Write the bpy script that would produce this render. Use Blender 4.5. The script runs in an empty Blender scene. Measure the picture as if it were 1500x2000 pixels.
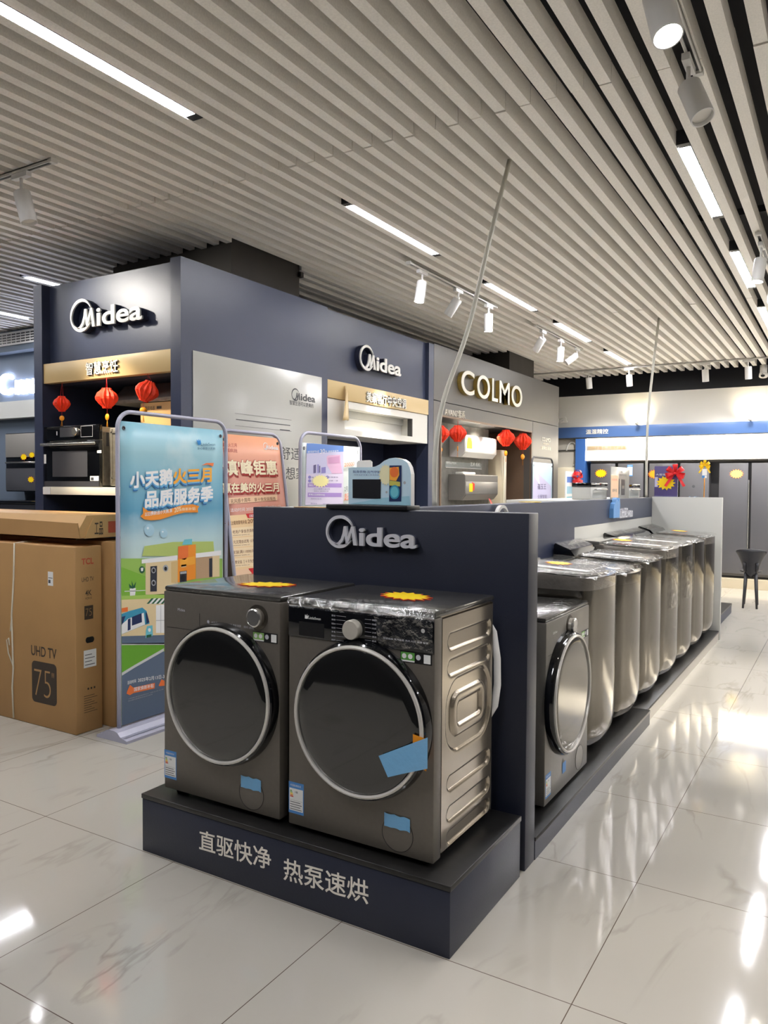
import bpy, bmesh, math, random
from mathutils import Vector, Matrix
random.seed(7)
SC = bpy.context.scene
COL = SC.collection
PI = math.pi

# ------------------------------------------------------------------ camera, world, exposure
cam_d = bpy.data.cameras.new('camera')
cam = bpy.data.objects.new('camera', cam_d)
COL.objects.link(cam)
yaw, pitch, roll = -0.541809, -0.033412, 0.0057375
_r = Vector((math.cos(yaw), -math.sin(yaw), 0)); _f = Vector((math.sin(yaw), math.cos(yaw), 0)); _u = Vector((0, 0, 1))
_f2 = _f * math.cos(pitch) + _u * math.sin(pitch); _u2 = _u * math.cos(pitch) - _f * math.sin(pitch)
_r3 = _r * math.cos(roll) + _u2 * math.sin(roll); _u3 = _u2 * math.cos(roll) - _r * math.sin(roll)
mw = Matrix((_r3, _u3, -_f2)).transposed().to_4x4()
mw.translation = Vector((0, 0, 1.487))
cam.matrix_world = mw
cam_d.sensor_fit = 'VERTICAL'
cam_d.sensor_height = 32.0
cam_d.lens = 1507.2 / 2000 * 32.0
cam_d.clip_start = 0.05
SC.camera = cam
SC.view_settings.view_transform = 'Standard'
SC.view_settings.look = 'None'
SC.view_settings.gamma = 1
SC.view_settings.use_curve_mapping = False
SC.view_settings.exposure = 1.3
SC.cycles.diffuse_bounces = 6
SC.world = bpy.data.worlds.new('world')
SC.world.use_nodes = True
SC.world.node_tree.nodes['Background'].inputs[0].default_value = (0.5, 0.55, 0.65, 1)
SC.world.node_tree.nodes['Background'].inputs[1].default_value = 0.02
LED = 46.0          # radiance of the white strip lamps
SPOT = 1.0          # scale of all spotlights

# ------------------------------------------------------------------ materials
def lin(c):
    return tuple(((v / 255.0) / 12.92 if v / 255.0 <= 0.04045 else (((v / 255.0) + 0.055) / 1.055) ** 2.4) for v in c)
_M = {}
def mat(name, rgb, rough=0.5, metal=0.0, emit=0.0, spec=0.5, coat=0.0, alpha=1.0, trans=0.0, noise=None, bump=None, ecol=None):
    """rgb is sRGB 0-255. noise=(scale, amount) mottles the colour; bump=(scale, strength)."""
    if name in _M: return _M[name]
    m = bpy.data.materials.new(name); m.use_nodes = True
    nt = m.node_tree; b = nt.nodes['Principled BSDF']
    c = lin(rgb) + (1,)
    b.inputs['Base Color'].default_value = c
    b.inputs['Roughness'].default_value = rough
    b.inputs['Metallic'].default_value = metal
    b.inputs['Specular IOR Level'].default_value = spec
    b.inputs['Coat Weight'].default_value = coat
    b.inputs['Alpha'].default_value = alpha
    b.inputs['Transmission Weight'].default_value = trans
    if emit:
        b.inputs['Emission Color'].default_value = lin(ecol or rgb) + (1,)
        b.inputs['Emission Strength'].default_value = emit
    tc = nt.nodes.new('ShaderNodeTexCoord')
    if noise:
        n = nt.nodes.new('ShaderNodeTexNoise'); n.inputs['Scale'].default_value = noise[0]; n.inputs['Detail'].default_value = 6
        nt.links.new(tc.outputs['Object'], n.inputs['Vector'])
        r = nt.nodes.new('ShaderNodeMapRange'); r.inputs[1].default_value = 0.3; r.inputs[2].default_value = 0.7
        r.inputs[3].default_value = 1 - noise[1]; r.inputs[4].default_value = 1 + noise[1]
        nt.links.new(n.outputs['Fac'], r.inputs[0])
        mx = nt.nodes.new('ShaderNodeMix'); mx.data_type = 'RGBA'; mx.blend_type = 'MULTIPLY'
        mx.inputs[0].default_value = 1; mx.inputs[6].default_value = c
        nt.links.new(r.outputs[0], mx.inputs[7]); nt.links.new(mx.outputs[2], b.inputs['Base Color'])
    if bump:
        n = nt.nodes.new('ShaderNodeTexNoise'); n.inputs['Scale'].default_value = bump[0]; n.inputs['Detail'].default_value = 4
        nt.links.new(tc.outputs['Object'], n.inputs['Vector'])
        bp = nt.nodes.new('ShaderNodeBump'); bp.inputs['Strength'].default_value = bump[1]; bp.inputs['Distance'].default_value = 0.01
        nt.links.new(n.outputs['Fac'], bp.inputs['Height']); nt.links.new(bp.outputs[0], b.inputs['Normal'])
    _M[name] = m
    return m
M = {}
def defm(k, *a, **kw): M[k] = mat(k, *a, **kw)
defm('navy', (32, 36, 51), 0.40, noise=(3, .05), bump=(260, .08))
defm('navy_wall', (54, 61, 84), 0.36, noise=(3, .05), bump=(260, .08))  # lighter copy of navy: stronger light on +X faces put into the colour
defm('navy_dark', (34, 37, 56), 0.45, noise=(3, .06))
defm('navy_edge', (62, 66, 84), 0.42, noise=(4, .05))
defm('taupe', (98, 95, 92), 0.38, noise=(2, .05))
defm('wall_mid', (126, 124, 119), 0.5, noise=(1, .1))
defm('taupe_dark', (78, 76, 74), 0.45, noise=(5, .1))
defm('strip_beige', (196, 184, 168), 0.4)
defm('bronze', (128, 104, 84), 0.4, noise=(3, .05))
defm('gold_band', (204, 177, 126), 0.38, metal=0.05, noise=(2, .03))
defm('white_panel', (222, 219, 210), 0.4)
defm('white_gloss', (232, 231, 226), 0.2, coat=.3)
defm('grey_board', (196, 196, 190), 0.45)
defm('print_grey', (176, 175, 167), 0.22, noise=(1.2, .03))
defm('slat', (248, 244, 236), 0.5, noise=(120, .06), bump=(300, .05))
defm('void', (26, 27, 32), 0.8, noise=(2, .3))
defm('beam_brown', (58, 54, 50), 0.7, noise=(4, .1))
defm('black', (18, 18, 20), 0.4)
defm('black_gloss', (10, 11, 14), 0.08, coat=.4)
defm('black_rubber', (22, 21, 20), 0.7, noise=(30, .2))
defm('plinth_mat', (30, 29, 28), 0.32, noise=(25, .3))
defm('plinth_blue', (36, 41, 59), 0.38, noise=(5, .06), bump=(160, .05))
defm('plinth_light', (186, 181, 170), 0.35)
defm('cream_letter', (250, 243, 230), 0.5)
defm('silver', (205, 203, 198), 0.22, metal=0.9)
defm('silver_brushed', (214, 208, 196), 0.35, metal=0.45)
defm('grey_letter', (204, 204, 210), 0.4)
defm('ring_silver', (222, 218, 210), 0.3, metal=0.35)
defm('titan', (92, 87, 78), 0.3, metal=0.75, noise=(60, .05))
defm('titan_front', (108, 102, 93), 0.36, metal=0.25, noise=(60, .04))
defm('titan_side', (166, 156, 141), 0.18, metal=0.85, noise=(2, .05), bump=(3, .12))
defm('titan_top', (72, 70, 66), 0.22, metal=0.35, coat=.5, noise=(20, .1), bump=(9, .35))
defm('aisle_front', (138, 134, 126), 0.3, metal=0.3, noise=(60, .03))
defm('drum_metal', (128, 123, 114), 0.10, metal=0.95, noise=(3, .06), bump=(2.2, .05))
defm('drum_top', (132, 126, 117), 0.2, metal=0.5, coat=.8, noise=(8, .25), bump=(16, .7))
defm('lid_glass', (112, 111, 107), 0.14, coat=.8, noise=(6, .25), bump=(14, .4))
def film_mat():
    m = bpy.data.materials.new('film'); m.use_nodes = True; nt = m.node_tree; b = nt.nodes['Principled BSDF']; out = nt.nodes['Material Output']
    b.inputs['Base Color'].default_value = (.8, .8, .78, 1); b.inputs['Metallic'].default_value = 1; b.inputs['Roughness'].default_value = .16
    tc = nt.nodes.new('ShaderNodeTexCoord'); n = nt.nodes.new('ShaderNodeTexNoise'); n.inputs['Scale'].default_value = 24; n.inputs['Detail'].default_value = 4; nt.links.new(tc.outputs['Object'], n.inputs['Vector'])
    bp = nt.nodes.new('ShaderNodeBump'); bp.inputs['Strength'].default_value = 1; bp.inputs['Distance'].default_value = .012; nt.links.new(n.outputs['Fac'], bp.inputs['Height']); nt.links.new(bp.outputs[0], b.inputs['Normal'])
    tr = nt.nodes.new('ShaderNodeBsdfTransparent'); mx = nt.nodes.new('ShaderNodeMixShader')
    mr = nt.nodes.new('ShaderNodeMapRange'); mr.inputs[1].default_value = .4; mr.inputs[2].default_value = .7; mr.inputs[3].default_value = .08; mr.inputs[4].default_value = .42; nt.links.new(n.outputs['Fac'], mr.inputs[0])
    nt.links.new(mr.outputs[0], mx.inputs[0]); nt.links.new(tr.outputs[0], mx.inputs[1]); nt.links.new(b.outputs[0], mx.inputs[2]); nt.links.new(mx.outputs[0], out.inputs[0])
    return m
M['film'] = film_mat()
defm('door_glass', (20, 20, 18), 0.05, spec=1.0, coat=.5)
defm('door_mirror', (120, 116, 108), 0.09, metal=0.8)
defm('blue_tape', (126, 188, 232), 0.4, alpha=.93, bump=(40, .3))
defm('blue_film', (40, 96, 160), 0.3, noise=(20, .2))
defm('orange_paper', (238, 150, 20), 0.5)
defm('white_paper', (238, 238, 234), 0.5)
defm('label_blue', (78, 140, 205), 0.4)
defm('label_ink', (70, 72, 76), 0.5)
defm('label_green', (92, 160, 70), 0.4)
defm('label_green_light', (150, 196, 110), 0.4)
defm('sticker_yellow', (250, 216, 10), 0.45)
defm('sticker_red', (214, 52, 30), 0.45)
defm('sticker_pale', (250, 226, 120), 0.45)
defm('carton', (178, 138, 88), 0.62, noise=(3, .06), bump=(120, .06))
defm('carton_light', (206, 164, 106), 0.6, noise=(3, .06))
defm('carton_ink', (62, 52, 42), 0.6)
defm('carton_red', (188, 84, 56), 0.6)
defm('strap', (214, 208, 188), 0.5)
defm('stand_grey', (176, 176, 192), 0.35, metal=0.1)
defm('stand_dark', (70, 70, 74), 0.4)
defm('banner_white', (214, 222, 218), 0.4, bump=(2.5, .4))
defm('lamp_white', (232, 231, 228), 0.4)
defm('lamp_track', (216, 214, 208), 0.4)
defm('led', (245, 246, 255), 0.5, emit=LED, ecol=(250, 250, 255))
defm('led_warm', (255, 240, 214), 0.5, emit=LED * .5)
defm('lens_on', (255, 250, 240), 0.5, emit=26.0)
defm('lens_off', (236, 232, 224), 0.3)
defm('lightbox', (255, 246, 226), 0.5, emit=2.6, ecol=(255, 244, 222))
defm('sign_glow', (236, 240, 255), 0.5, emit=5.0, ecol=(226, 232, 255))
defm('lantern_red', (255, 62, 24), 0.6, noise=(18, .2))
defm('lantern_gold', (246, 160, 30), 0.4, metal=.2)
defm('cord_red', (190, 28, 32), 0.6)
defm('steel', (170, 164, 150), 0.35, metal=0.7, noise=(30, .15))
defm('fridge_grey', (96, 96, 100), 0.35, metal=0.35, noise=(2, .03))
defm('fridge_dark', (70, 70, 74), 0.4)
defm('fridge_white', (236, 228, 206), 0.3)
defm('blue_band', (84, 116, 172), 0.3, metal=.1)
defm('blue_post', (58, 100, 168), 0.35)
defm('chair_black', (38, 38, 42), 0.45)
defm('plinth_beige', (196, 184, 158), 0.4)
defm('conduit', (206, 203, 190), 0.5)
defm('ac_white', (238, 236, 230), 0.25)
defm('ac_grey', (140, 136, 130), 0.3)
defm('wall_store', (104, 116, 132), 0.6)
defm('wall_beige', (206, 202, 192), 0.6)
defm('wall_dark', (30, 32, 40), 0.5)
defm('letter_brass', (200, 172, 92), 0.25, metal=0.85)
defm('letter_face', (240, 236, 224), 0.35)
defm('swan_blue', (98, 150, 205), 0.35)
defm('glass_clear', (225, 235, 235), 0.05, alpha=.22, spec=.6)
defm('bow_red', (226, 40, 44), 0.35)
defm('bow_yellow', (246, 200, 24), 0.3)
defm('grille', (150, 156, 160), 0.5)
defm('concrete_tile', (120, 118, 112), 0.6, noise=(14, .18))

def floor_mat():
    m = bpy.data.materials.new('polished_tile'); m.use_nodes = True
    nt = m.node_tree; b = nt.nodes['Principled BSDF']; L = nt.links.new
    geo = nt.nodes.new('ShaderNodeNewGeometry')
    sep = nt.nodes.new('ShaderNodeSeparateXYZ'); L(geo.outputs['Position'], sep.inputs[0])
    def math_(op, a, b_=None):
        n = nt.nodes.new('ShaderNodeMath'); n.operation = op
        for i, v in enumerate((a, b_)):
            if v is None: continue
            if isinstance(v, (int, float)): n.inputs[i].default_value = v
            else: L(v, n.inputs[i])
        return n.outputs[0]
    def joint(s, off):
        t = math_('FRACT', math_('DIVIDE', math_('ADD', s, 80 - off), 0.8))
        d = math_('MINIMUM', t, math_('SUBTRACT', 1.0, t))
        return math_('LESS_THAN', d, 0.0019)
    def cell(s, off): return math_('FLOOR', math_('DIVIDE', math_('ADD', s, 80 - off), 0.8))
    jx = joint(sep.outputs[0], -0.651); jy = joint(sep.outputs[1], 2.1435)
    j = math_('MAXIMUM', jx, jy)
    comb = nt.nodes.new('ShaderNodeCombineXYZ')
    L(cell(sep.outputs[0], -0.651), comb.inputs[0]); L(cell(sep.outputs[1], 2.1435), comb.inputs[1])
    wn = nt.nodes.new('ShaderNodeTexWhiteNoise'); wn.noise_dimensions = '3D'; L(comb.outputs[0], wn.inputs['Vector'])
    vm = nt.nodes.new('ShaderNodeVectorMath'); vm.operation = 'MULTIPLY_ADD'
    L(wn.outputs['Color'], vm.inputs[0]); vm.inputs[1].default_value = (7, 7, 7); L(geo.outputs['Position'], vm.inputs[2])
    mp = nt.nodes.new('ShaderNodeMapping'); mp.inputs['Rotation'].default_value = (0, 0, -0.9); mp.inputs['Scale'].default_value = (2.0, .55, 1)
    L(vm.outputs[0], mp.inputs[0])
    n1 = nt.nodes.new('ShaderNodeTexNoise'); n1.inputs['Scale'].default_value = 1.3; n1.inputs['Detail'].default_value = 5; n1.inputs['Distortion'].default_value = .7
    L(mp.outputs[0], n1.inputs['Vector'])
    v = math_('ABSOLUTE', math_('SUBTRACT', n1.outputs['Fac'], .5))
    mr = nt.nodes.new('ShaderNodeMapRange'); L(v, mr.inputs[0]); mr.inputs[1].default_value = 0; mr.inputs[2].default_value = .018; mr.inputs[3].default_value = 1; mr.inputs[4].default_value = 0
    n2 = nt.nodes.new('ShaderNodeTexNoise'); n2.inputs['Scale'].default_value = 2.2; L(geo.outputs['Position'], n2.inputs['Vector'])
    mr2 = nt.nodes.new('ShaderNodeMapRange'); L(n2.outputs['Fac'], mr2.inputs[0]); mr2.inputs[1].default_value = .45; mr2.inputs[2].default_value = .7
    vein = math_('MULTIPLY', math_('MULTIPLY', mr.outputs[0], mr2.outputs[0]), .5)
    c1 = nt.nodes.new('ShaderNodeMix'); c1.data_type = 'RGBA'; L(vein, c1.inputs[0])
    c1.inputs[6].default_value = lin((178, 173, 163)) + (1,); c1.inputs[7].default_value = lin((124, 118, 106)) + (1,)
    c2 = nt.nodes.new('ShaderNodeMix'); c2.data_type = 'RGBA'; L(j, c2.inputs[0]); L(c1.outputs[2], c2.inputs[6]); c2.inputs[7].default_value = lin((96, 84, 74)) + (1,)
    L(c2.outputs[2], b.inputs['Base Color'])
    b.inputs['Roughness'].default_value = .07
    b.inputs['Specular IOR Level'].default_value = .55
    n3 = nt.nodes.new('ShaderNodeTexNoise'); n3.inputs['Scale'].default_value = 9; n3.inputs['Detail'].default_value = 2; L(geo.outputs['Position'], n3.inputs['Vector'])
    bp = nt.nodes.new('ShaderNodeBump'); bp.inputs['Strength'].default_value = .02; bp.inputs['Distance'].default_value = .01
    L(n3.outputs['Fac'], bp.inputs['Height']); L(bp.outputs[0], b.inputs['Normal'])
    return m
M['floor'] = floor_mat()

# ------------------------------------------------------------------ mesh builder
class G:
    """collects shapes, one bmesh, many material slots"""
    def __init__(s):
        s.bm = bmesh.new(); s.mats = []
    def mi(s, m):
        m = M[m] if isinstance(m, str) else m
        if m not in s.mats: s.mats.append(m)
        return s.mats.index(m)
    def faces(s, verts, faces, m, smooth=False):
        i = s.mi(m); vs = [s.bm.verts.new(v) for v in verts]
        for f in faces:
            try:
                fc = s.bm.faces.new([vs[k] for k in f]); fc.material_index = i; fc.smooth = smooth
            except ValueError: pass
        return s
    def box(s, x0, x1, y0, y1, z0, z1, m, bev=0.0, seg=2, mtx=None):
        b = bmesh.new()
        bmesh.ops.create_cube(b, size=1)
        for v in b.verts:
            v.co = Vector(((x0 + x1) / 2 + v.co.x * (x1 - x0), (y0 + y1) / 2 + v.co.y * (y1 - y0), (z0 + z1) / 2 + v.co.z * (z1 - z0)))
        if bev: bmesh.ops.bevel(b, geom=list(b.edges), offset=bev, segments=seg, profile=.5, affect='EDGES')
        s.merge(b, m, smooth=bool(bev), mtx=mtx); return s
    def merge(s, b, m, smooth=False, mtx=None):
        b.verts.ensure_lookup_table()
        for k, v in enumerate(b.verts): v.index = k
        vs = [(mtx @ v.co if mtx else v.co.copy()) for v in b.verts]
        fs = [[v.index for v in f.verts] for f in b.faces]
        s.faces(vs, fs, m, smooth); b.free()
    def tube(s, path, r, m, n=8, closed=False, caps=True):
        P = [Vector(p) for p in path]; rings = []
        k = len(P); prev = None
        for i, p in enumerate(P):
            a = P[(i - 1) % k] if (closed or i) else P[i]; c = P[(i + 1) % k] if (closed or i < k - 1) else P[i]
            t = (c - a).normalized()
            if prev is None:
                up = Vector((0, 0, 1)) if abs(t.z) < .9 else Vector((1, 0, 0)); x = t.cross(up).normalized()
            else:
                x = (prev - t * prev.dot(t)).normalized()
            prev = x; y = t.cross(x)
            rr = r[i] if isinstance(r, (list, tuple)) else r
            rings.append([p + (x * math.cos(2 * PI * j / n) + y * math.sin(2 * PI * j / n)) * rr for j in range(n)])
        vs = [v for g in rings for v in g]; fs = []
        for i in range(k if closed else k - 1):
            for j in range(n):
                a = i * n + j; b2 = i * n + (j + 1) % n; c = ((i + 1) % k) * n + (j + 1) % n; d = ((i + 1) % k) * n + j
                fs.append((a, b2, c, d))
        if caps and not closed:
            fs.append(tuple(range(n))[::-1]); fs.append(tuple((k - 1) * n + j for j in range(n)))
        s.faces(vs, fs, m, True); return s
    def cyl(s, p0, p1, r0, m, r1=None, n=24, caps=True):
        return s.tube([p0, p1], [r0, r0 if r1 is None else r1], m, n, caps=caps)
    def lathe(s, prof, m, o=(0, 0, 0), ax=(0, 0, 1), n=32, smooth=True, mod=None):
        """prof: list of (radius, height) along axis"""
        a = Vector(ax).normalized(); up = Vector((0, 0, 1)) if abs(a.z) < .9 else Vector((1, 0, 0))
        x = a.cross(up).normalized(); y = a.cross(x); o = Vector(o)
        vs = []; fs = []
        for i, (r, h) in enumerate(prof):
            for j in range(n):
                rr = r * (mod(i, j) if mod else 1)
                vs.append(o + a * h + (x * math.cos(2 * PI * j / n) + y * math.sin(2 * PI * j / n)) * rr)
        for i in range(len(prof) - 1):
            for j in range(n):
                fs.append((i * n + j, i * n + (j + 1) % n, (i + 1) * n + (j + 1) % n, (i + 1) * n + j))
        if prof[0][0] > 1e-4 and not (prof[1][0] < prof[0][0] and abs(prof[1][1] - prof[0][1]) < 1e-6): fs.append(tuple(range(n))[::-1])
        if prof[-1][0] > 1e-4 and not (prof[-2][0] < prof[-1][0] and abs(prof[-2][1] - prof[-1][1]) < 1e-6): fs.append(tuple((len(prof) - 1) * n + j for j in range(n)))
        s.faces(vs, fs, m, smooth); return s
    def prism(s, pts, o, u, v, d, m, smooth=False, side=None):
        """2-D outline pts on the plane (o,u,v), extruded by vector d"""
        o, u, v, d = Vector(o), Vector(u), Vector(v), Vector(d); n = len(pts)
        A = sum(pts[i][0] * pts[(i + 1) % n][1] - pts[(i + 1) % n][0] * pts[i][1] for i in range(n))
        if (A < 0) != (u.cross(v).dot(d) < 0): pts = pts[::-1]
        base = [o + u * a + v * b for a, b in pts]
        vs = base + [p + d for p in base]
        s.faces(vs, [tuple(range(n))[::-1], tuple(range(n, 2 * n))], m, smooth)
        s.faces(vs, [(i, (i + 1) % n, n + (i + 1) % n, n + i) for i in range(n)], side or m, smooth); return s
    def obj(s, name, parent=None, smooth_angle=None, **props):
        me = bpy.data.meshes.new(name)
        bmesh.ops.remove_doubles(s.bm, verts=s.bm.verts, dist=1e-6)
        bmesh.ops.recalc_face_normals(s.bm, faces=s.bm.faces) if not getattr(s, 'flat', False) else None
        s.bm.to_mesh(me); s.bm.free()
        for m in s.mats: me.materials.append(m)
        o = bpy.data.objects.new(name, me); COL.objects.link(o)
        if smooth_angle is not None:
            me.set_sharp_from_angle(angle=math.radians(smooth_angle))
        if parent: o.parent = parent
        for k, v in props.items(): o[k] = v
        return o
def thing(name, label, cat, loc=(0, 0, 0), rz=0.0, group=None):
    o = bpy.data.objects.new(name, None); COL.objects.link(o); o.empty_display_size = .1
    o.location = loc; o.rotation_euler = (0, 0, rz)
    o['label'] = label; o['category'] = cat
    if group: o['group'] = group
    return o
def tag(o, label, cat, group=None):
    o['label'] = label; o['category'] = cat
    if group: o['group'] = group
    return o
def struct(o): o['kind'] = 'structure'; return o
def copy_tree(o, parent=None):
    c = o.copy(); COL.objects.link(c); c.parent = parent
    for ch in list(o.children): copy_tree(ch, c)
    return c

# ------------------------------------------------------------------ lettering and printed artwork
_TC = {}
def text_geo(s, bold=0.0, ext=0.0, shear=0.0):
    k = (s, bold, ext, shear)
    if k in _TC: return _TC[k]
    c = bpy.data.curves.new('lettering', 'FONT'); c.body = s; c.size = 1; c.offset = bold; c.extrude = ext; c.shear = shear
    c.resolution_u = 3 if any(ord(q) > 0x2000 for q in s) else 7
    o = bpy.data.objects.new('lettering', c); COL.objects.link(o)
    dg = bpy.context.evaluated_depsgraph_get()
    me = bpy.data.meshes.new_from_object(o.evaluated_get(dg))
    vs = [tuple(v.co) for v in me.vertices]; fs = [tuple(p.vertices) for p in me.polygons]
    bpy.data.objects.remove(o); bpy.data.meshes.remove(me); bpy.data.curves.remove(c)
    xs = [v[0] for v in vs]; ys = [v[1] for v in vs]
    x0, x1, y0, y1 = min(xs), max(xs), min(ys), max(ys)
    vs = [((a - x0) / (x1 - x0), (b - y0) / (y1 - y0), z) for a, b, z in vs]
    _TC[k] = (vs, fs); return _TC[k]
def put_text(g, s, o, u, v, w, h, m, bold=0.0, depth=0.0, rise=0.0, lift=0.0):
    """fits s to the box w x h whose lower left corner is o; depth>0 gives raised letters"""
    o, u, v = Vector(o), Vector(u), Vector(v); n = u.cross(v)
    cjk = any(ord(c) > 0x2000 for c in s)
    vs, fs = text_geo(s, 0.0 if cjk else bold, .5 if depth else 0.0)
    k = bold * .7 * h if cjk else 0.0          # heavier strokes for characters: shifted overlays
    for i, (du, dv) in enumerate(((0, 0),) if not k else ((-k, -k), (k, -k), (-k, k), (k, k))):
        e = .00002 * i
        g.faces([o + u * (a * w + du) + v * (b * h + a * rise + dv) + n * ((lift + (z + .5) * depth if depth else lift) + e) for a, b, z in vs], fs, m)
PAL = dict(pgreen=(150, 190, 90), pgreen2=(128, 184, 62), pgreen3=(168, 204, 96), pgrass=(104, 168, 48), proof=(182, 200, 112), pcream=(228, 206, 160), pcream2=(218, 188, 130), pwhite=(240, 240, 238), pbrown=(190, 158, 124), pdark=(46, 50, 60), pblack=(22, 22, 26), pgrey=(170, 172, 176), porange=(244, 150, 44), porange2=(248, 174, 60), porange3=(238, 120, 56), pteal=(60, 150, 180), pteal2=(112, 196, 210), pnavy=(32, 48, 92), pdgreen=(36, 96, 66), proad=(92, 108, 130), pkerb=(206, 208, 206), pshade=(40, 112, 176), pshade2=(110, 184, 224), pamber=(250, 178, 54), pcreamy=(250, 236, 200), ptealtext=(30, 90, 120), plogo=(30, 140, 214), pbubble=(170, 208, 224), pbubble2=(226, 240, 246), pcloud=(196, 220, 228), pdred=(170, 40, 34), ppaper=(246, 208, 170), ppaper2=(246, 212, 160), ppaper3=(250, 226, 184), pred=(206, 32, 36), pbrowntext=(132, 74, 40), ppaperlil=(214, 204, 226), pskyblue=(96, 140, 214), plilac=(200, 196, 226), ppink=(216, 172, 204), ppink2=(200, 146, 186), pdpurple=(88, 78, 130), pmpurple=(130, 122, 190), pgradl=(164, 134, 200), pstar=(240, 230, 160), pstar2=(238, 232, 190), pcoral=(236, 150, 120), pdtext=(90, 100, 100), pice=(196, 222, 236), pice2=(160, 206, 222), pblackglass=(14, 15, 22), pnavytext=(44, 66, 130), pyellowgreen=(196, 190, 90), psky=(120, 188, 216))
for k, c in PAL.items(): defm(k, c, 0.45)
def art(name, items, o, u, v, parent=None, step=.0005, clip=None):
    """flat printed artwork: layered coloured outlines and lettering on one sheet"""
    o, u, v = Vector(o), Vector(u), Vector(v); n = u.cross(v)
    g = G(); g.flat = True
    for it in items:
        if it[0] == 'p':
            _, col, layer, pts = it
            if clip: pts = clip_poly(pts, clip)
            if len(pts) < 3: continue
            A = sum(pts[i][0] * pts[(i + 1) % len(pts)][1] - pts[(i + 1) % len(pts)][0] * pts[i][1] for i in range(len(pts)))
            if A < 0: pts = pts[::-1]
            g.faces([o + u * a + v * b + n * (step * layer) for a, b in pts], [tuple(range(len(pts)))], col)
        else:
            _, s, U, V, w, h, col, layer, bold, rise = it
            put_text(g, s, o + u * U + v * V + n * (step * layer), u, v, w, h, col, bold, rise=rise)
    return g.obj(name, parent)
def clip_poly(pts, box):
    u0, u1, v0, v1 = box
    for ax, lim, sg in ((0, u0, 1), (0, u1, -1), (1, v0, 1), (1, v1, -1)):
        out = []
        for i in range(len(pts)):
            a, b = pts[i - 1], pts[i]; ia = (a[ax] - lim) * sg >= 0; ib = (b[ax] - lim) * sg >= 0
            if ia != ib:
                t = (lim - a[ax]) / (b[ax] - a[ax]); out.append((a[0] + (b[0] - a[0]) * t, a[1] + (b[1] - a[1]) * t))
            if ib: out.append(b)
        pts = out
        if not pts: break
    return pts
X, Y, Z = Vector((1, 0, 0)), Vector((0, 1, 0)), Vector((0, 0, 1))
def midea_logo(g, o, u, v, w, m, depth=0.0, lift=0.0, side=None):
    """ring-and-swoosh emblem and the word beside it, total width w; o is the ring's centre"""
    R = w / 6.33; o, u, v = Vector(o), Vector(u), Vector(v); n = u.cross(v)
    o = o + n * lift
    K = 40; outer = []; inner = []
    a0, a1 = math.radians(22), math.radians(330)
    pts_o = [(math.cos(a0 + (a1 - a0) * i / K), math.sin(a0 + (a1 - a0) * i / K)) for i in range(K + 1)]
    pts_i = []
    for i in range(K + 1):
        a = a0 + (a1 - a0) * i / K
        t = .03 + .17 * (math.sin(PI * min(1, i / K / .62)) ** .8 if i / K < .62 else 0) + (.20 * math.sin(PI * (i / K - .55) / .45) if i / K > .55 else 0)
        pts_i.append(((1 - t) * math.cos(a), (1 - t) * math.sin(a)))
    def strip(po, pi):
        vs = [o + u * (a * R) + v * (b * R) for a, b in po] + [o + u * (a * R) + v * (b * R) for a, b in pi]
        k = len(po); top = [p + n * depth for p in vs]
        f = [(i, i + 1, k + i + 1, k + i) for i in range(k - 1)]
        g.faces(top, f, m)
        if depth:
            al = vs + top; q = 2 * k; sd = side or m
            g.faces(al, [(i, i + 1, q + i + 1, q + i) for i in range(k - 1)] + [(k + i, k + i + 1, q + k + i + 1, q + k + i) for i in range(k - 1)] + [(0, k, q + k, q), (k - 1, 2 * k - 1, q + 2 * k - 1, q + k - 1)], sd)
    strip(pts_o, pts_i)
    Mo = [(-.38, -.74), (-.12, -.66), (.10, -.44), (.24, -.08), (.32, .35), (.52, .35), (.60, -.28), (.70, -.05), (.86, .35), (1.05, .35), (1.28, -.78), (1.02, -.78), (.90, -.02), (.78, -.36), (.58, -.76), (.48, -.76), (.40, -.22), (.26, -.56), (.06, -.76), (-.16, -.82)]
    d = n * (depth if depth else .0004)
    g.prism([(a * R, b * R) for a, b in Mo], o, u, v, d, m, side=side)
    put_text(g, 'idea', o + u * (1.42 * R) + v * (-.80 * R), u, v, 3.91 * R, 1.14 * R, m, bold=.022, depth=depth)

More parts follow.
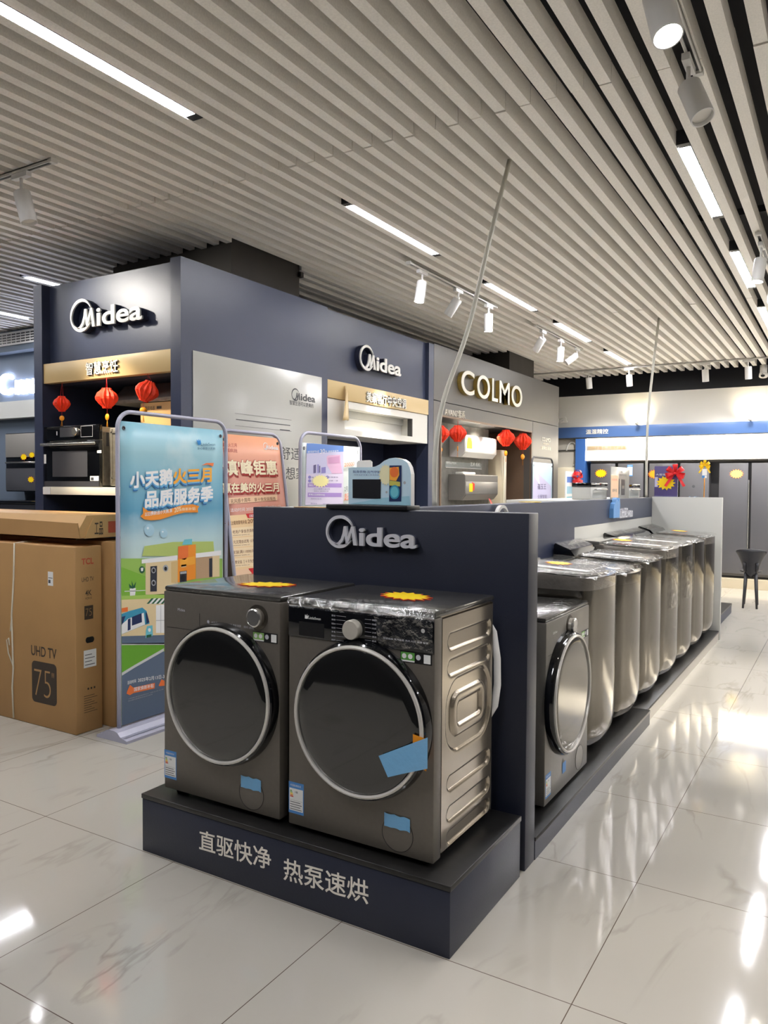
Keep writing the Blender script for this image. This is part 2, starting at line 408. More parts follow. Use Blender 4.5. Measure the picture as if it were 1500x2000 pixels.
def starburst(g, c, u, v, ru, rv, th, n=15, face='sticker_yellow', edge='sticker_red'):
    c, u, v = Vector(c), Vector(u), Vector(v); nn = u.cross(v)
    def ring(k): return [((ru if i % 2 == 0 else ru * .72) * k * math.cos(2 * PI * i / (2 * n)), (rv if i % 2 == 0 else rv * .72) * k * math.sin(2 * PI * i / (2 * n))) for i in range(2 * n)]
    g.prism(ring(1.0), c, u, v, nn * th, edge)
    g.prism(ring(.92), c + nn * th, u, v, nn * .0006, face)
BLUE=[('p','pgreen',1,[(0.006,1.057),(0.868,0.99),(0.867,0.255),(-0.01,0.428)]),
('p','pgreen2',2,[(0.006,1.011),(0.205,0.932),(0.204,0.817),(0.002,0.841)]),
('p','proof',3,[(0.172,1.059),(0.191,1.117),(0.421,1.129),(0.78,1.112),(0.787,1.044),(0.454,1.037)]),
('p','pcream',3,[(0.198,1.014),(0.461,1.012),(0.46,0.837),(0.348,0.805),(0.197,0.823)]),
('p','pcream2',4,[(0.404,1.004),(0.461,1.007),(0.46,0.867),(0.404,0.873)]),
('p','pwhite',4,[(0.168,1.038),(0.457,1.043),(0.457,1.012),(0.168,1.014)]),
('p','pbrown',3,[(0.618,1.016),(0.838,1.011),(0.838,0.87),(0.618,0.876)]),
('p','pcream',4,[(0.77,1.014),(0.838,1.013),(0.838,0.87),(0.77,0.874)]),
('p','pdark',4,[(0.739,1.0),(0.769,1.001),(0.769,0.876),(0.739,0.876)]),
('p','pwhite',4,[(0.615,1.043),(0.855,1.046),(0.855,1.014),(0.615,1.014)]),
('p','porange',5,[(0.462,1.098),(0.617,1.102),(0.615,0.877),(0.457,0.868)]),
('p','porange2',6,[(0.477,1.016),(0.611,1.026),(0.611,0.975),(0.477,0.966)]),
('p','porange3',6,[(0.462,1.098),(0.549,1.1),(0.549,1.03),(0.518,1.008),(0.462,1.022)]),
('p','pteal2',6,[(0.515,1.139),(0.584,1.14),(0.582,1.104),(0.495,1.106)]),
('p','pdark',6,[(0.475,0.938),(0.536,0.938),(0.534,0.867),(0.475,0.867)]),
('p','pgrey',7,[(0.479,0.935),(0.532,0.935),(0.532,0.92),(0.479,0.921)]),
('p','pblack',8,[(0.526,0.892),(0.525,0.885),(0.522,0.879),(0.517,0.875),(0.511,0.872),(0.504,0.872),(0.498,0.873),(0.492,0.877),(0.487,0.883),(0.484,0.889),(0.483,0.896),(0.484,0.903),(0.487,0.909),(0.492,0.914),(0.498,0.916),(0.505,0.917),(0.511,0.915),(0.517,0.911),(0.522,0.906),(0.525,0.899)]),
('p','pcream',6,[(0.487,0.979),(0.531,0.979),(0.531,0.962),(0.487,0.962)]),
('p','pdark',5,[(0.235,0.991),(0.288,0.99),(0.285,0.833),(0.233,0.837)]),
('p','pgrey',6,[(0.277,0.964),(0.276,0.958),(0.273,0.953),(0.269,0.95),(0.265,0.947),(0.259,0.947),(0.254,0.948),(0.249,0.951),(0.245,0.956),(0.243,0.961),(0.242,0.967),(0.243,0.972),(0.245,0.977),(0.249,0.981),(0.254,0.983),(0.259,0.984),(0.265,0.982),(0.27,0.979),(0.274,0.975),(0.276,0.97)]),
('p','pgrey',6,[(0.276,0.886),(0.275,0.881),(0.273,0.876),(0.269,0.872),(0.264,0.87),(0.259,0.87),(0.253,0.871),(0.249,0.874),(0.245,0.879),(0.242,0.884),(0.242,0.89),(0.242,0.896),(0.245,0.9),(0.249,0.904),(0.254,0.906),(0.259,0.907),(0.264,0.905),(0.269,0.902),(0.273,0.898),(0.276,0.892)]),
('p','pblack',7,[(0.27,0.963),(0.269,0.96),(0.268,0.957),(0.265,0.954),(0.263,0.953),(0.259,0.953),(0.256,0.954),(0.253,0.956),(0.251,0.958),(0.249,0.962),(0.249,0.965),(0.249,0.969),(0.251,0.972),(0.253,0.974),(0.256,0.976),(0.259,0.976),(0.263,0.975),(0.266,0.973),(0.268,0.97),(0.269,0.967)]),
('p','pblack',7,[(0.269,0.886),(0.269,0.883),(0.267,0.88),(0.265,0.877),(0.262,0.876),(0.259,0.876),(0.256,0.877),(0.253,0.879),(0.25,0.881),(0.249,0.885),(0.248,0.888),(0.249,0.892),(0.25,0.895),(0.253,0.897),(0.256,0.899),(0.259,0.899),(0.262,0.898),(0.265,0.896),(0.267,0.893),(0.269,0.89)]),
('p','pgrey',5,[(0.379,0.967),(0.378,0.96),(0.374,0.954),(0.37,0.95),(0.363,0.948),(0.357,0.947),(0.35,0.949),(0.344,0.953),(0.339,0.958),(0.336,0.964),(0.335,0.971),(0.336,0.977),(0.339,0.983),(0.344,0.987),(0.35,0.99),(0.357,0.99),(0.364,0.989),(0.37,0.985),(0.375,0.98),(0.378,0.974)]),
('p','pblack',6,[(0.368,0.965),(0.368,0.961),(0.366,0.958),(0.364,0.955),(0.36,0.954),(0.357,0.954),(0.353,0.955),(0.35,0.957),(0.347,0.96),(0.346,0.963),(0.345,0.967),(0.346,0.971),(0.347,0.975),(0.35,0.977),(0.353,0.979),(0.357,0.979),(0.36,0.978),(0.364,0.976),(0.366,0.973),(0.368,0.969)]),
('p','pdgreen',4,[(0.192,0.975),(0.191,0.969),(0.188,0.963),(0.183,0.959),(0.177,0.957),(0.17,0.956),(0.163,0.958),(0.157,0.962),(0.153,0.967),(0.15,0.973),(0.149,0.979),(0.15,0.985),(0.153,0.991),(0.157,0.995),(0.164,0.998),(0.17,0.998),(0.177,0.996),(0.183,0.993),(0.188,0.988),(0.191,0.982)]),
('p','pwhite',5,[(0.16,0.988),(0.181,0.988),(0.177,0.968),(0.163,0.968)]),
('p','pwhite',4,[(0.077,0.872),(0.123,0.872),(0.117,0.828),(0.079,0.83)]),
('p','pdgreen',5,[(0.074,0.88),(0.071,0.903),(0.094,0.882),(0.091,0.92),(0.106,0.885),(0.124,0.909),(0.115,0.873),(0.097,0.87)]),
('p','pgreen3',3,[(0.002,0.835),(0.352,0.81),(0.351,0.783),(0.002,0.815)]),
('p','pwhite',4,[(0.039,0.863),(0.195,0.851),(0.195,0.847),(0.039,0.859)]),
('p','pcream',3,[(-0.0,0.815),(0.351,0.784),(0.35,0.549),(-0.004,0.6)]),
('p','pdgreen',5,[(0.204,0.766),(0.242,0.795),(0.261,0.793),(0.222,0.764)]),
('p','pwhite',5,[(0.222,0.763),(0.261,0.792),(0.28,0.791),(0.241,0.762)]),
('p','pdgreen',5,[(0.241,0.761),(0.28,0.79),(0.298,0.789),(0.259,0.76)]),
('p','pwhite',5,[(0.259,0.759),(0.298,0.788),(0.317,0.786),(0.278,0.757)]),
('p','pdgreen',5,[(0.278,0.756),(0.317,0.785),(0.337,0.784),(0.297,0.755)]),
('p','pwhite',5,[(0.297,0.754),(0.337,0.783),(0.356,0.782),(0.316,0.752)]),
('p','pdgreen',5,[(0.316,0.751),(0.356,0.781),(0.375,0.779),(0.335,0.75)]),
('p','pwhite',5,[(0.335,0.749),(0.375,0.778),(0.395,0.777),(0.354,0.748)]),
('p','pwhite',4,[(0.278,0.748),(0.348,0.744),(0.347,0.566),(0.277,0.577)]),
('p','pgrey',5,[(0.278,0.655),(0.347,0.647),(0.347,0.643),(0.278,0.652)]),
('p','pgrey',5,[(0.315,0.743),(0.318,0.743),(0.317,0.57),(0.314,0.571)]),
('p','pteal',4,[(-0.005,0.727),(0.073,0.74),(0.171,0.748),(0.204,0.722),(0.227,0.642),(0.191,0.64),(-0.006,0.607)]),
('p','pwhite',5,[(-0.005,0.658),(0.049,0.687),(0.061,0.695),(0.182,0.715),(0.191,0.642),(-0.006,0.608)]),
('p','pnavy',6,[(-0.003,0.711),(0.044,0.716),(0.026,0.677),(-0.004,0.642)]),
('p','pnavy',6,[(0.061,0.692),(0.081,0.696),(0.081,0.629),(0.059,0.625)]),
('p','pnavy',6,[(0.091,0.702),(0.164,0.715),(0.167,0.66),(0.091,0.65)]),
('p','pnavy',6,[(0.195,0.718),(0.207,0.707),(0.225,0.652),(0.203,0.645)]),
('p','porange3',5,[(0.013,0.764),(0.061,0.765),(0.062,0.739),(0.012,0.741)]),
('p','pteal2',6,[(0.206,0.63),(0.249,0.629),(0.252,0.565),(0.194,0.558),(0.198,0.608)]),
('p','pdgreen',7,[(0.202,0.576),(0.24,0.575),(0.238,0.558),(0.2,0.56)]),
('p','pwhite',7,[(0.236,0.602),(0.235,0.598),(0.233,0.595),(0.231,0.593),(0.228,0.592),(0.224,0.592),(0.221,0.593),(0.218,0.595),(0.216,0.598),(0.214,0.602),(0.213,0.605),(0.214,0.609),(0.216,0.612),(0.218,0.614),(0.221,0.615),(0.225,0.615),(0.228,0.614),(0.231,0.612),(0.234,0.609),(0.235,0.605)]),
('p','proad',4,[(-0.004,0.602),(0.867,0.481),(0.867,0.406),(-0.005,0.557)]),
('p','pkerb',4,[(-0.005,0.561),(0.867,0.419),(0.867,0.403),(-0.005,0.551)]),
('p','pgrass',3,[(-0.005,0.552),(0.867,0.403),(0.867,0.384),(0.34,0.472),(0.112,0.409),(-0.009,0.368)]),
('p','proad',2,[(-0.008,0.474),(0.867,0.416),(0.866,-0.178),(-0.015,0.059)]),
('p','pkerb',4,[(0.34,0.47),(0.34,0.453),(0.112,0.395),(-0.009,0.359),(-0.009,0.377),(0.106,0.41)]),
('t','小天鹅火三月',0.078,1.449,0.672,0.092,'pshade',5,0.055,0.047),
('t','品质服务季',0.19,1.332,0.572,0.097,'pshade',5,0.055,0.031),
('t','小天鹅火三月',0.082,1.457,0.673,0.093,'pshade2',6,0.055,0.049),
('t','品质服务季',0.193,1.341,0.574,0.097,'pshade2',6,0.055,0.032),
('t','小天鹅',0.086,1.467,0.327,0.093,'pwhite',7,0.055,0.028),
('t','火三月',0.424,1.495,0.336,0.091,'pamber',7,0.055,0.017),
('t','品质服务季',0.198,1.351,0.575,0.097,'pwhite',7,0.055,0.033),
('p','porange3',8,[(0.67,1.617),(0.713,1.633),(0.783,1.636),(0.776,1.612),(0.728,1.623)]),
('p','porange',8,[(0.176,1.354),(0.219,1.329),(0.294,1.323),(0.383,1.335),(0.489,1.358),(0.585,1.364),(0.648,1.35),(0.634,1.334),(0.637,1.309),(0.516,1.312),(0.422,1.297),(0.319,1.274),(0.244,1.271),(0.189,1.278),(0.159,1.298),(0.18,1.316)]),
('t','以旧换新选小天鹅,享',0.192,1.296,0.22,0.025,'pwhite',9,0.015,0.019),
('t','20%',0.429,1.313,0.06,0.03,'pcreamy',9,0.01,0.01),
('t','焕新补贴',0.492,1.323,0.12,0.02,'pcreamy',9,0.01,0.002),
('t','LittleSwan',0.665,1.744,0.131,0.019,'ptealtext',7,0.0,0.006),
('t','全心全意小天鹅',0.631,1.719,0.165,0.015,'ptealtext',7,0.01,0.005),
('p','plogo',7,[(0.639,1.748),(0.628,1.773),(0.625,1.784),(0.639,1.774),(0.642,1.788),(0.651,1.776),(0.656,1.786),(0.662,1.775),(0.665,1.763),(0.66,1.75)]),
('p','pbubble',4,[(0.268,1.21),(0.266,1.199),(0.26,1.189),(0.251,1.181),(0.24,1.177),(0.228,1.176),(0.216,1.178),(0.205,1.184),(0.196,1.192),(0.191,1.203),(0.189,1.214),(0.191,1.225),(0.197,1.235),(0.205,1.243),(0.216,1.248),(0.228,1.249),(0.24,1.247),(0.251,1.241),(0.26,1.232),(0.266,1.222)]),
('p','pbubble2',5,[(0.226,1.225),(0.226,1.222),(0.224,1.22),(0.222,1.219),(0.219,1.218),(0.216,1.217),(0.213,1.218),(0.211,1.219),(0.208,1.221),(0.207,1.223),(0.207,1.225),(0.207,1.228),(0.208,1.23),(0.211,1.231),(0.213,1.232),(0.216,1.233),(0.219,1.232),(0.222,1.231),(0.224,1.229),(0.226,1.227)]),
('p','pbubble',4,[(0.375,1.186),(0.373,1.177),(0.369,1.17),(0.362,1.164),(0.353,1.16),(0.344,1.159),(0.334,1.161),(0.326,1.166),(0.319,1.172),(0.315,1.18),(0.313,1.189),(0.315,1.198),(0.319,1.205),(0.326,1.211),(0.334,1.215),(0.344,1.216),(0.353,1.214),(0.362,1.209),(0.369,1.203),(0.373,1.195)]),
('p','pbubble2',5,[(0.342,1.197),(0.342,1.195),(0.341,1.194),(0.339,1.192),(0.337,1.192),(0.335,1.191),(0.332,1.192),(0.33,1.193),(0.328,1.194),(0.327,1.196),(0.327,1.198),(0.327,1.199),(0.328,1.201),(0.33,1.202),(0.332,1.203),(0.335,1.203),(0.337,1.203),(0.339,1.202),(0.341,1.2),(0.342,1.199)]),
('p','pcloud',2,[(0.391,1.634),(0.388,1.625),(0.377,1.616),(0.362,1.609),(0.342,1.605),(0.32,1.603),(0.299,1.604),(0.28,1.607),(0.265,1.613),(0.255,1.621),(0.252,1.63),(0.255,1.639),(0.265,1.647),(0.28,1.654),(0.299,1.658),(0.321,1.661),(0.342,1.66),(0.362,1.657),(0.378,1.651),(0.388,1.643)]),
('p','pcloud',2,[(0.333,1.618),(0.326,1.608),(0.307,1.6),(0.276,1.593),(0.238,1.588),(0.197,1.585),(0.156,1.586),(0.12,1.589),(0.091,1.595),(0.073,1.602),(0.067,1.61),(0.073,1.619),(0.091,1.627),(0.12,1.634),(0.156,1.639),(0.197,1.642),(0.238,1.642),(0.276,1.639),(0.307,1.634),(0.326,1.626)]),
('p','pcloud',2,[(0.893,1.745),(0.884,1.733),(0.861,1.722),(0.824,1.712),(0.778,1.705),(0.728,1.701),(0.679,1.701),(0.635,1.704),(0.601,1.711),(0.58,1.72),(0.572,1.73),(0.58,1.741),(0.601,1.752),(0.636,1.762),(0.679,1.769),(0.728,1.774),(0.778,1.774),(0.824,1.772),(0.861,1.765),(0.884,1.756)]),
('p','pcloud',2,[(0.621,1.834),(0.616,1.827),(0.601,1.821),(0.578,1.815),(0.549,1.81),(0.518,1.807),(0.486,1.807),(0.459,1.808),(0.437,1.811),(0.423,1.815),(0.418,1.821),(0.423,1.827),(0.437,1.834),(0.459,1.84),(0.487,1.844),(0.518,1.847),(0.549,1.848),(0.578,1.848),(0.601,1.845),(0.616,1.84)]),
('p','pcloud',2,[(0.915,1.146),(0.907,1.131),(0.885,1.119),(0.851,1.11),(0.809,1.106),(0.763,1.106),(0.718,1.111),(0.677,1.12),(0.646,1.133),(0.626,1.146),(0.619,1.161),(0.626,1.175),(0.646,1.187),(0.678,1.196),(0.718,1.201),(0.763,1.201),(0.809,1.197),(0.852,1.188),(0.885,1.176),(0.907,1.161)]),
('p','pcloud',2,[(0.17,1.109),(0.165,1.096),(0.151,1.085),(0.13,1.077),(0.104,1.073),(0.075,1.073),(0.046,1.077),(0.021,1.085),(0.001,1.095),(-0.012,1.108),(-0.016,1.121),(-0.011,1.133),(0.001,1.144),(0.021,1.152),(0.047,1.156),(0.076,1.157),(0.104,1.153),(0.131,1.145),(0.152,1.135),(0.165,1.122)]),
('p','pcloud',2,[(0.087,1.072),(0.083,1.064),(0.073,1.057),(0.058,1.052),(0.039,1.049),(0.017,1.05),(-0.004,1.053),(-0.022,1.058),(-0.037,1.065),(-0.046,1.073),(-0.05,1.082),(-0.046,1.09),(-0.037,1.097),(-0.022,1.102),(-0.003,1.105),(0.018,1.105),(0.039,1.102),(0.058,1.097),(0.073,1.089),(0.083,1.081)]),
('t','活动时间',0.055,0.305,0.064,0.021,'pwhite',6,0.01,-0.001),
('t','2025年2月13日-3月31日',0.134,0.302,0.293,0.025,'pwhite',6,0.01,-0.028),
('p','porange3',5,[(0.054,0.267),(0.075,0.299),(0.1,0.277),(0.267,0.27),(0.264,0.236),(0.1,0.244),(0.074,0.238),(0.049,0.252)]),
('t','国家焕新补贴',0.105,0.253,0.151,0.024,'pwhite',6,0.015,-0.009),
('p','porange3',5,[(0.297,0.246),(0.319,0.28),(0.347,0.265),(0.462,0.276),(0.461,0.241),(0.347,0.235),(0.302,0.241)]),
('t','*详细活动规则以门店公示为准',0.059,0.214,0.277,0.007,'pgrey',6,0,-0.002),
('t','活动最终解释权归主办方所有',0.059,0.202,0.188,0.007,'pgrey',6,0,-0.002)]
RED=[('t','美的火三月',0.031,1.752,0.148,0.027,'pdred',3,0.0,0.004),
('t','全城疯抢',0.025,1.717,0.156,0.027,'pdred',3,0.0,0.001),
('t',"'滇'峰钜惠",0.013,1.54,0.592,0.104,'pdred',4,0.05,0.013),
('t','赢在美的火三月',-0.005,1.42,0.608,0.067,'pdred',4,0.05,0.006),
('t',"'滇'峰钜惠",0.01,1.548,0.591,0.103,'pdred',5,0.05,0.013),
('t','赢在美的火三月',-0.008,1.428,0.608,0.066,'pdred',5,0.05,0.006),
('t',"'滇'峰钜惠",0.004,1.557,0.59,0.104,'pdred',5,0.05,0.015),
('t','赢在美的火三月',-0.014,1.438,0.607,0.066,'pdred',5,0.05,0.007),
('t',"'滇'峰钜惠",0.007,1.555,0.591,0.104,'pcreamy',6,0.05,0.014),
('t','赢在美的火三月',-0.011,1.435,0.607,0.067,'pcreamy',6,0.05,0.007),
('p','ppaper',3,[(0.042,1.4),(0.572,1.42),(0.565,1.378),(0.038,1.358)]),
('t','无风感十周年',0.055,1.361,0.21,0.029,'pbrowntext',4,0.005,0.011),
('t','享十免安装服务',0.306,1.372,0.241,0.026,'pbrowntext',4,0.005,0.006),
('t','活动时间 2025年2月13日-3月31日',0.044,1.302,0.551,0.026,'pwhite',4,0.005,0.014),
('p','ppaper2',3,[(-0.031,1.278),(0.682,1.291),(0.615,0.851),(-0.083,0.882)]),
('p','pred',4,[(0.198,1.287),(0.482,1.293),(0.458,1.263),(0.215,1.255)]),
('t','国家补贴',0.234,1.261,0.205,0.019,'pwhite',5,0.01,0.006),
('t','一级以上能效家电补贴',-0.029,1.212,0.229,0.028,'pbrowntext',5,0.005,0.005),
('t','20%',0.209,1.218,0.091,0.028,'pbrowntext',5,0.01,0.004),
('p','ppaper3',4,[(0.035,1.193),(0.645,1.2),(0.639,1.134),(0.03,1.131)]),
('p','pred',5,[(-0.045,1.189),(0.02,1.189),(0.018,1.135),(-0.049,1.133)]),
('p','pcreamy',6,[(-0.022,1.174),(-0.001,1.174),(-0.002,1.15),(-0.024,1.15)]),
('t','老用户享会员焕新',0.042,1.153,0.229,0.024,'pbrowntext',5,0.005,0.003),
('t','详情请咨询门店导购人员',0.04,1.138,0.174,0.007,'pbrowntext',5,0,0.0),
('p','ppaper3',4,[(0.025,1.125),(0.632,1.124),(0.626,1.058),(0.019,1.061)]),
('p','pred',5,[(-0.055,1.122),(0.01,1.121),(0.007,1.065),(-0.06,1.063)]),
('p','pcreamy',6,[(-0.032,1.106),(-0.012,1.106),(-0.013,1.082),(-0.034,1.082)]),
('t','1元无理由试用 15天',0.031,1.084,0.229,0.024,'pbrowntext',5,0.005,0.0),
('t','详情请咨询门店导购人员',0.029,1.069,0.174,0.007,'pbrowntext',5,0,-0.002),
('p','ppaper3',4,[(0.014,1.056),(0.619,1.049),(0.613,0.983),(0.009,0.994)]),
('p','pred',5,[(-0.065,1.054),(-0.001,1.052),(-0.003,0.998),(-0.07,0.997)]),
('p','pcreamy',6,[(-0.043,1.038),(-0.022,1.038),(-0.023,1.014),(-0.045,1.014)]),
('t','家装满11000元',0.021,1.015,0.227,0.024,'pbrowntext',5,0.005,-0.002),
('t','详情请咨询门店导购人员',0.018,1.0,0.173,0.008,'pbrowntext',5,0,-0.003),
('p','ppaper3',4,[(0.004,0.988),(0.606,0.974),(0.6,0.909),(-0.002,0.925)]),
('p','pred',5,[(-0.075,0.986),(-0.011,0.984),(-0.014,0.928),(-0.08,0.929)]),
('p','pcreamy',6,[(-0.053,0.971),(-0.032,0.97),(-0.034,0.946),(-0.055,0.947)]),
('t','免费安装 三十天免费',0.01,0.947,0.227,0.024,'pbrowntext',5,0.005,-0.005),
('t','详情请咨询门店导购人员',0.008,0.932,0.172,0.008,'pbrowntext',5,0,-0.005),
('p','pred',4,[(0.164,0.906),(0.416,0.902),(0.424,0.834),(0.189,0.868)]),
('p','ppaper',5,[(-0.08,0.902),(0.159,0.906),(0.198,0.868),(-0.081,0.868)])]
PURPLE=[('p','ppaperlil',3,[(0.062,1.797),(0.544,1.821),(0.538,1.346),(0.047,1.345)]),
('p','pskyblue',4,[(0.062,1.795),(0.544,1.821),(0.542,1.755),(0.062,1.723)]),
('p','plilac',4,[(0.062,1.723),(0.542,1.755),(0.539,1.586),(0.057,1.573)]),
('p','ppink',5,[(0.312,1.706),(0.335,1.719),(0.495,1.729),(0.502,1.664),(0.527,1.585),(0.383,1.58),(0.318,1.646)]),
('p','ppink2',6,[(0.329,1.701),(0.483,1.719),(0.487,1.665),(0.333,1.656)]),
('p','pdpurple',5,[(0.144,1.638),(0.177,1.645),(0.177,1.583),(0.144,1.579)]),
('p','pdpurple',5,[(0.216,1.636),(0.23,1.638),(0.231,1.587),(0.216,1.583)]),
('p','pmpurple',5,[(0.193,1.646),(0.212,1.647),(0.213,1.583),(0.194,1.582)]),
('p','pmpurple',5,[(0.244,1.624),(0.301,1.63),(0.301,1.585),(0.244,1.581)]),
('t','美的母亲节大促',0.073,1.724,0.142,0.018,'pwhite',6,0.0,0.01),
('t','30',0.227,1.728,0.062,0.031,'pwhite',6,0.0,0.006),
('t','年 焕新家装节',0.295,1.737,0.176,0.016,'pwhite',6,0.0,0.012),
('p','pgradl',4,[(0.077,1.505),(0.517,1.507),(0.515,1.475),(0.077,1.476)]),
('p','pgradl',4,[(0.077,1.437),(0.516,1.433),(0.513,1.401),(0.075,1.405)]),
('t','焕新礼',0.088,1.484,0.056,0.014,'pwhite',5,0.0,-0.001),
('t','家电以旧换新补贴',0.088,1.416,0.203,0.015,'pwhite',5,0.0,-0.005),
('t','舒适 安心',0.122,1.545,0.179,0.009,'pdpurple',5,0.0,0.001),
('t','全屋家电',0.336,1.549,0.13,0.01,'pdpurple',5,0.0,0.0),
('t','智能 节能',0.122,1.519,0.179,0.009,'pdpurple',5,0.0,0.0),
('t','送装一体',0.336,1.522,0.13,0.01,'pdpurple',5,0.0,0.0),
('t','购机满赠多重好礼',0.15,1.459,0.21,0.009,'pdpurple',5,0.0,-0.001),
('t','具体以门店活动为准',0.15,1.444,0.187,0.009,'pdpurple',5,0.0,-0.002),
('t','活动时间见门店公告',0.112,1.387,0.133,0.01,'pdpurple',5,0.0,-0.002),
('t','美的生活',0.112,1.353,0.077,0.009,'pdpurple',5,0.0,-0.003),
('t','扫码咨询',0.268,1.347,0.081,0.009,'pdpurple',5,0.0,-0.003),
('p','pmpurple',5,[(0.118,1.55),(0.115,1.544),(0.108,1.54),(0.098,1.538),(0.089,1.54),(0.081,1.544),(0.079,1.55),(0.081,1.556),(0.089,1.56),(0.098,1.562),(0.108,1.56),(0.115,1.556)]),
('p','pmpurple',5,[(0.118,1.523),(0.115,1.517),(0.108,1.513),(0.098,1.511),(0.089,1.513),(0.082,1.517),(0.079,1.523),(0.082,1.529),(0.089,1.533),(0.098,1.535),(0.108,1.533),(0.115,1.529)]),
('p','pmpurple',5,[(0.343,1.553),(0.34,1.547),(0.333,1.543),(0.322,1.541),(0.312,1.542),(0.304,1.547),(0.301,1.553),(0.304,1.559),(0.312,1.563),(0.322,1.565),(0.332,1.564),(0.34,1.559)]),
('p','pstar',6,[(0.354,1.524),(0.323,1.517),(0.346,1.506),(0.312,1.504),(0.325,1.491),(0.292,1.494),(0.293,1.48),(0.264,1.487),(0.254,1.474),(0.233,1.485),(0.213,1.474),(0.203,1.487),(0.175,1.48),(0.176,1.494),(0.144,1.49),(0.156,1.503),(0.124,1.505),(0.146,1.515),(0.117,1.522),(0.145,1.528),(0.124,1.538),(0.156,1.541),(0.144,1.553),(0.176,1.551),(0.174,1.565),(0.202,1.558),(0.212,1.571),(0.233,1.56),(0.253,1.572),(0.264,1.559),(0.293,1.567),(0.291,1.552),(0.325,1.556),(0.312,1.543),(0.346,1.541),(0.323,1.53)]),
('t','20000',0.551,1.636,0.145,0.03,'pcoral',5,0.02,0.016),
('t','起',0.553,1.37,0.081,0.056,'pcoral',5,0.02,0.006),
('t','2月',0.555,1.442,0.045,0.04,'pdtext',5,0.0,0.003)]
DISPLAY=[('p','pice',3,[(0.008,0.172),(0.034,0.176),(0.131,0.176),(0.198,0.197),(0.316,0.151),(0.32,0.007),(0.009,0.01)]),
('p','pblackglass',4,[(0.029,0.117),(0.175,0.117),(0.174,0.033),(0.03,0.035)]),
('t','贴身衣物 元气守护',0.031,0.145,0.141,0.012,'pnavytext',4,0.0,-0.003),
('t','内衣洗护专属小件洗衣机',0.037,0.134,0.13,0.005,'pnavytext',4,0.0,-0.001),
('p','pstar2',4,[(0.233,0.136),(0.225,0.13),(0.231,0.12),(0.222,0.118),(0.225,0.106),(0.216,0.107),(0.216,0.095),(0.208,0.101),(0.205,0.09),(0.198,0.098),(0.192,0.09),(0.189,0.101),(0.181,0.095),(0.181,0.107),(0.171,0.106),(0.174,0.117),(0.165,0.12),(0.171,0.13),(0.162,0.137),(0.171,0.143),(0.164,0.153),(0.174,0.156),(0.171,0.167),(0.18,0.166),(0.18,0.178),(0.188,0.172),(0.192,0.183),(0.198,0.174),(0.204,0.183),(0.207,0.172),(0.216,0.177),(0.216,0.165),(0.225,0.167),(0.222,0.155),(0.231,0.153),(0.225,0.143)]),
('p','pnavy',5,[(0.218,0.176),(0.277,0.176),(0.277,0.023),(0.217,0.022)]),
('p','porange2',6,[(0.219,0.167),(0.264,0.17),(0.267,0.136),(0.251,0.11),(0.219,0.114)]),
('p','porange3',7,[(0.263,0.148),(0.262,0.141),(0.259,0.134),(0.255,0.129),(0.249,0.126),(0.242,0.125),(0.236,0.126),(0.23,0.129),(0.225,0.134),(0.222,0.141),(0.221,0.148),(0.222,0.155),(0.225,0.161),(0.23,0.166),(0.235,0.169),(0.242,0.17),(0.248,0.169),(0.254,0.166),(0.259,0.161),(0.262,0.155)]),
('p','pyellowgreen',6,[(0.219,0.112),(0.271,0.106),(0.271,0.087),(0.218,0.091)]),
('p','pteal',7,[(0.269,0.063),(0.268,0.054),(0.265,0.045),(0.259,0.038),(0.252,0.034),(0.244,0.033),(0.236,0.034),(0.229,0.038),(0.224,0.045),(0.22,0.053),(0.219,0.063),(0.22,0.072),(0.223,0.08),(0.229,0.087),(0.236,0.091),(0.244,0.093),(0.252,0.092),(0.259,0.087),(0.264,0.081),(0.268,0.072)]),
('p','pteal2',8,[(0.263,0.063),(0.262,0.056),(0.26,0.049),(0.255,0.044),(0.25,0.041),(0.244,0.039),(0.238,0.04),(0.233,0.044),(0.228,0.049),(0.226,0.055),(0.225,0.063),(0.226,0.07),(0.228,0.076),(0.233,0.082),(0.238,0.085),(0.244,0.086),(0.25,0.085),(0.255,0.082),(0.259,0.077),(0.262,0.07)]),
('p','pice2',4,[(0.177,0.037),(0.316,0.047),(0.32,0.007),(0.016,0.01),(0.091,0.021)]),
('p','pgrey',5,[(0.299,0.103),(0.298,0.099),(0.294,0.096),(0.29,0.096),(0.287,0.099),(0.286,0.103),(0.287,0.106),(0.29,0.109),(0.294,0.109),(0.298,0.106)]),
('p','pgrey',5,[(0.209,0.062),(0.208,0.059),(0.206,0.057),(0.202,0.057),(0.2,0.059),(0.199,0.062),(0.2,0.065),(0.202,0.067),(0.206,0.067),(0.208,0.066)])]

# ================================================================== THE SETTING
g = G(); g.box(-13, 5, -5, 13, -.1, 0, 'floor'); struct(g.obj('floor'))

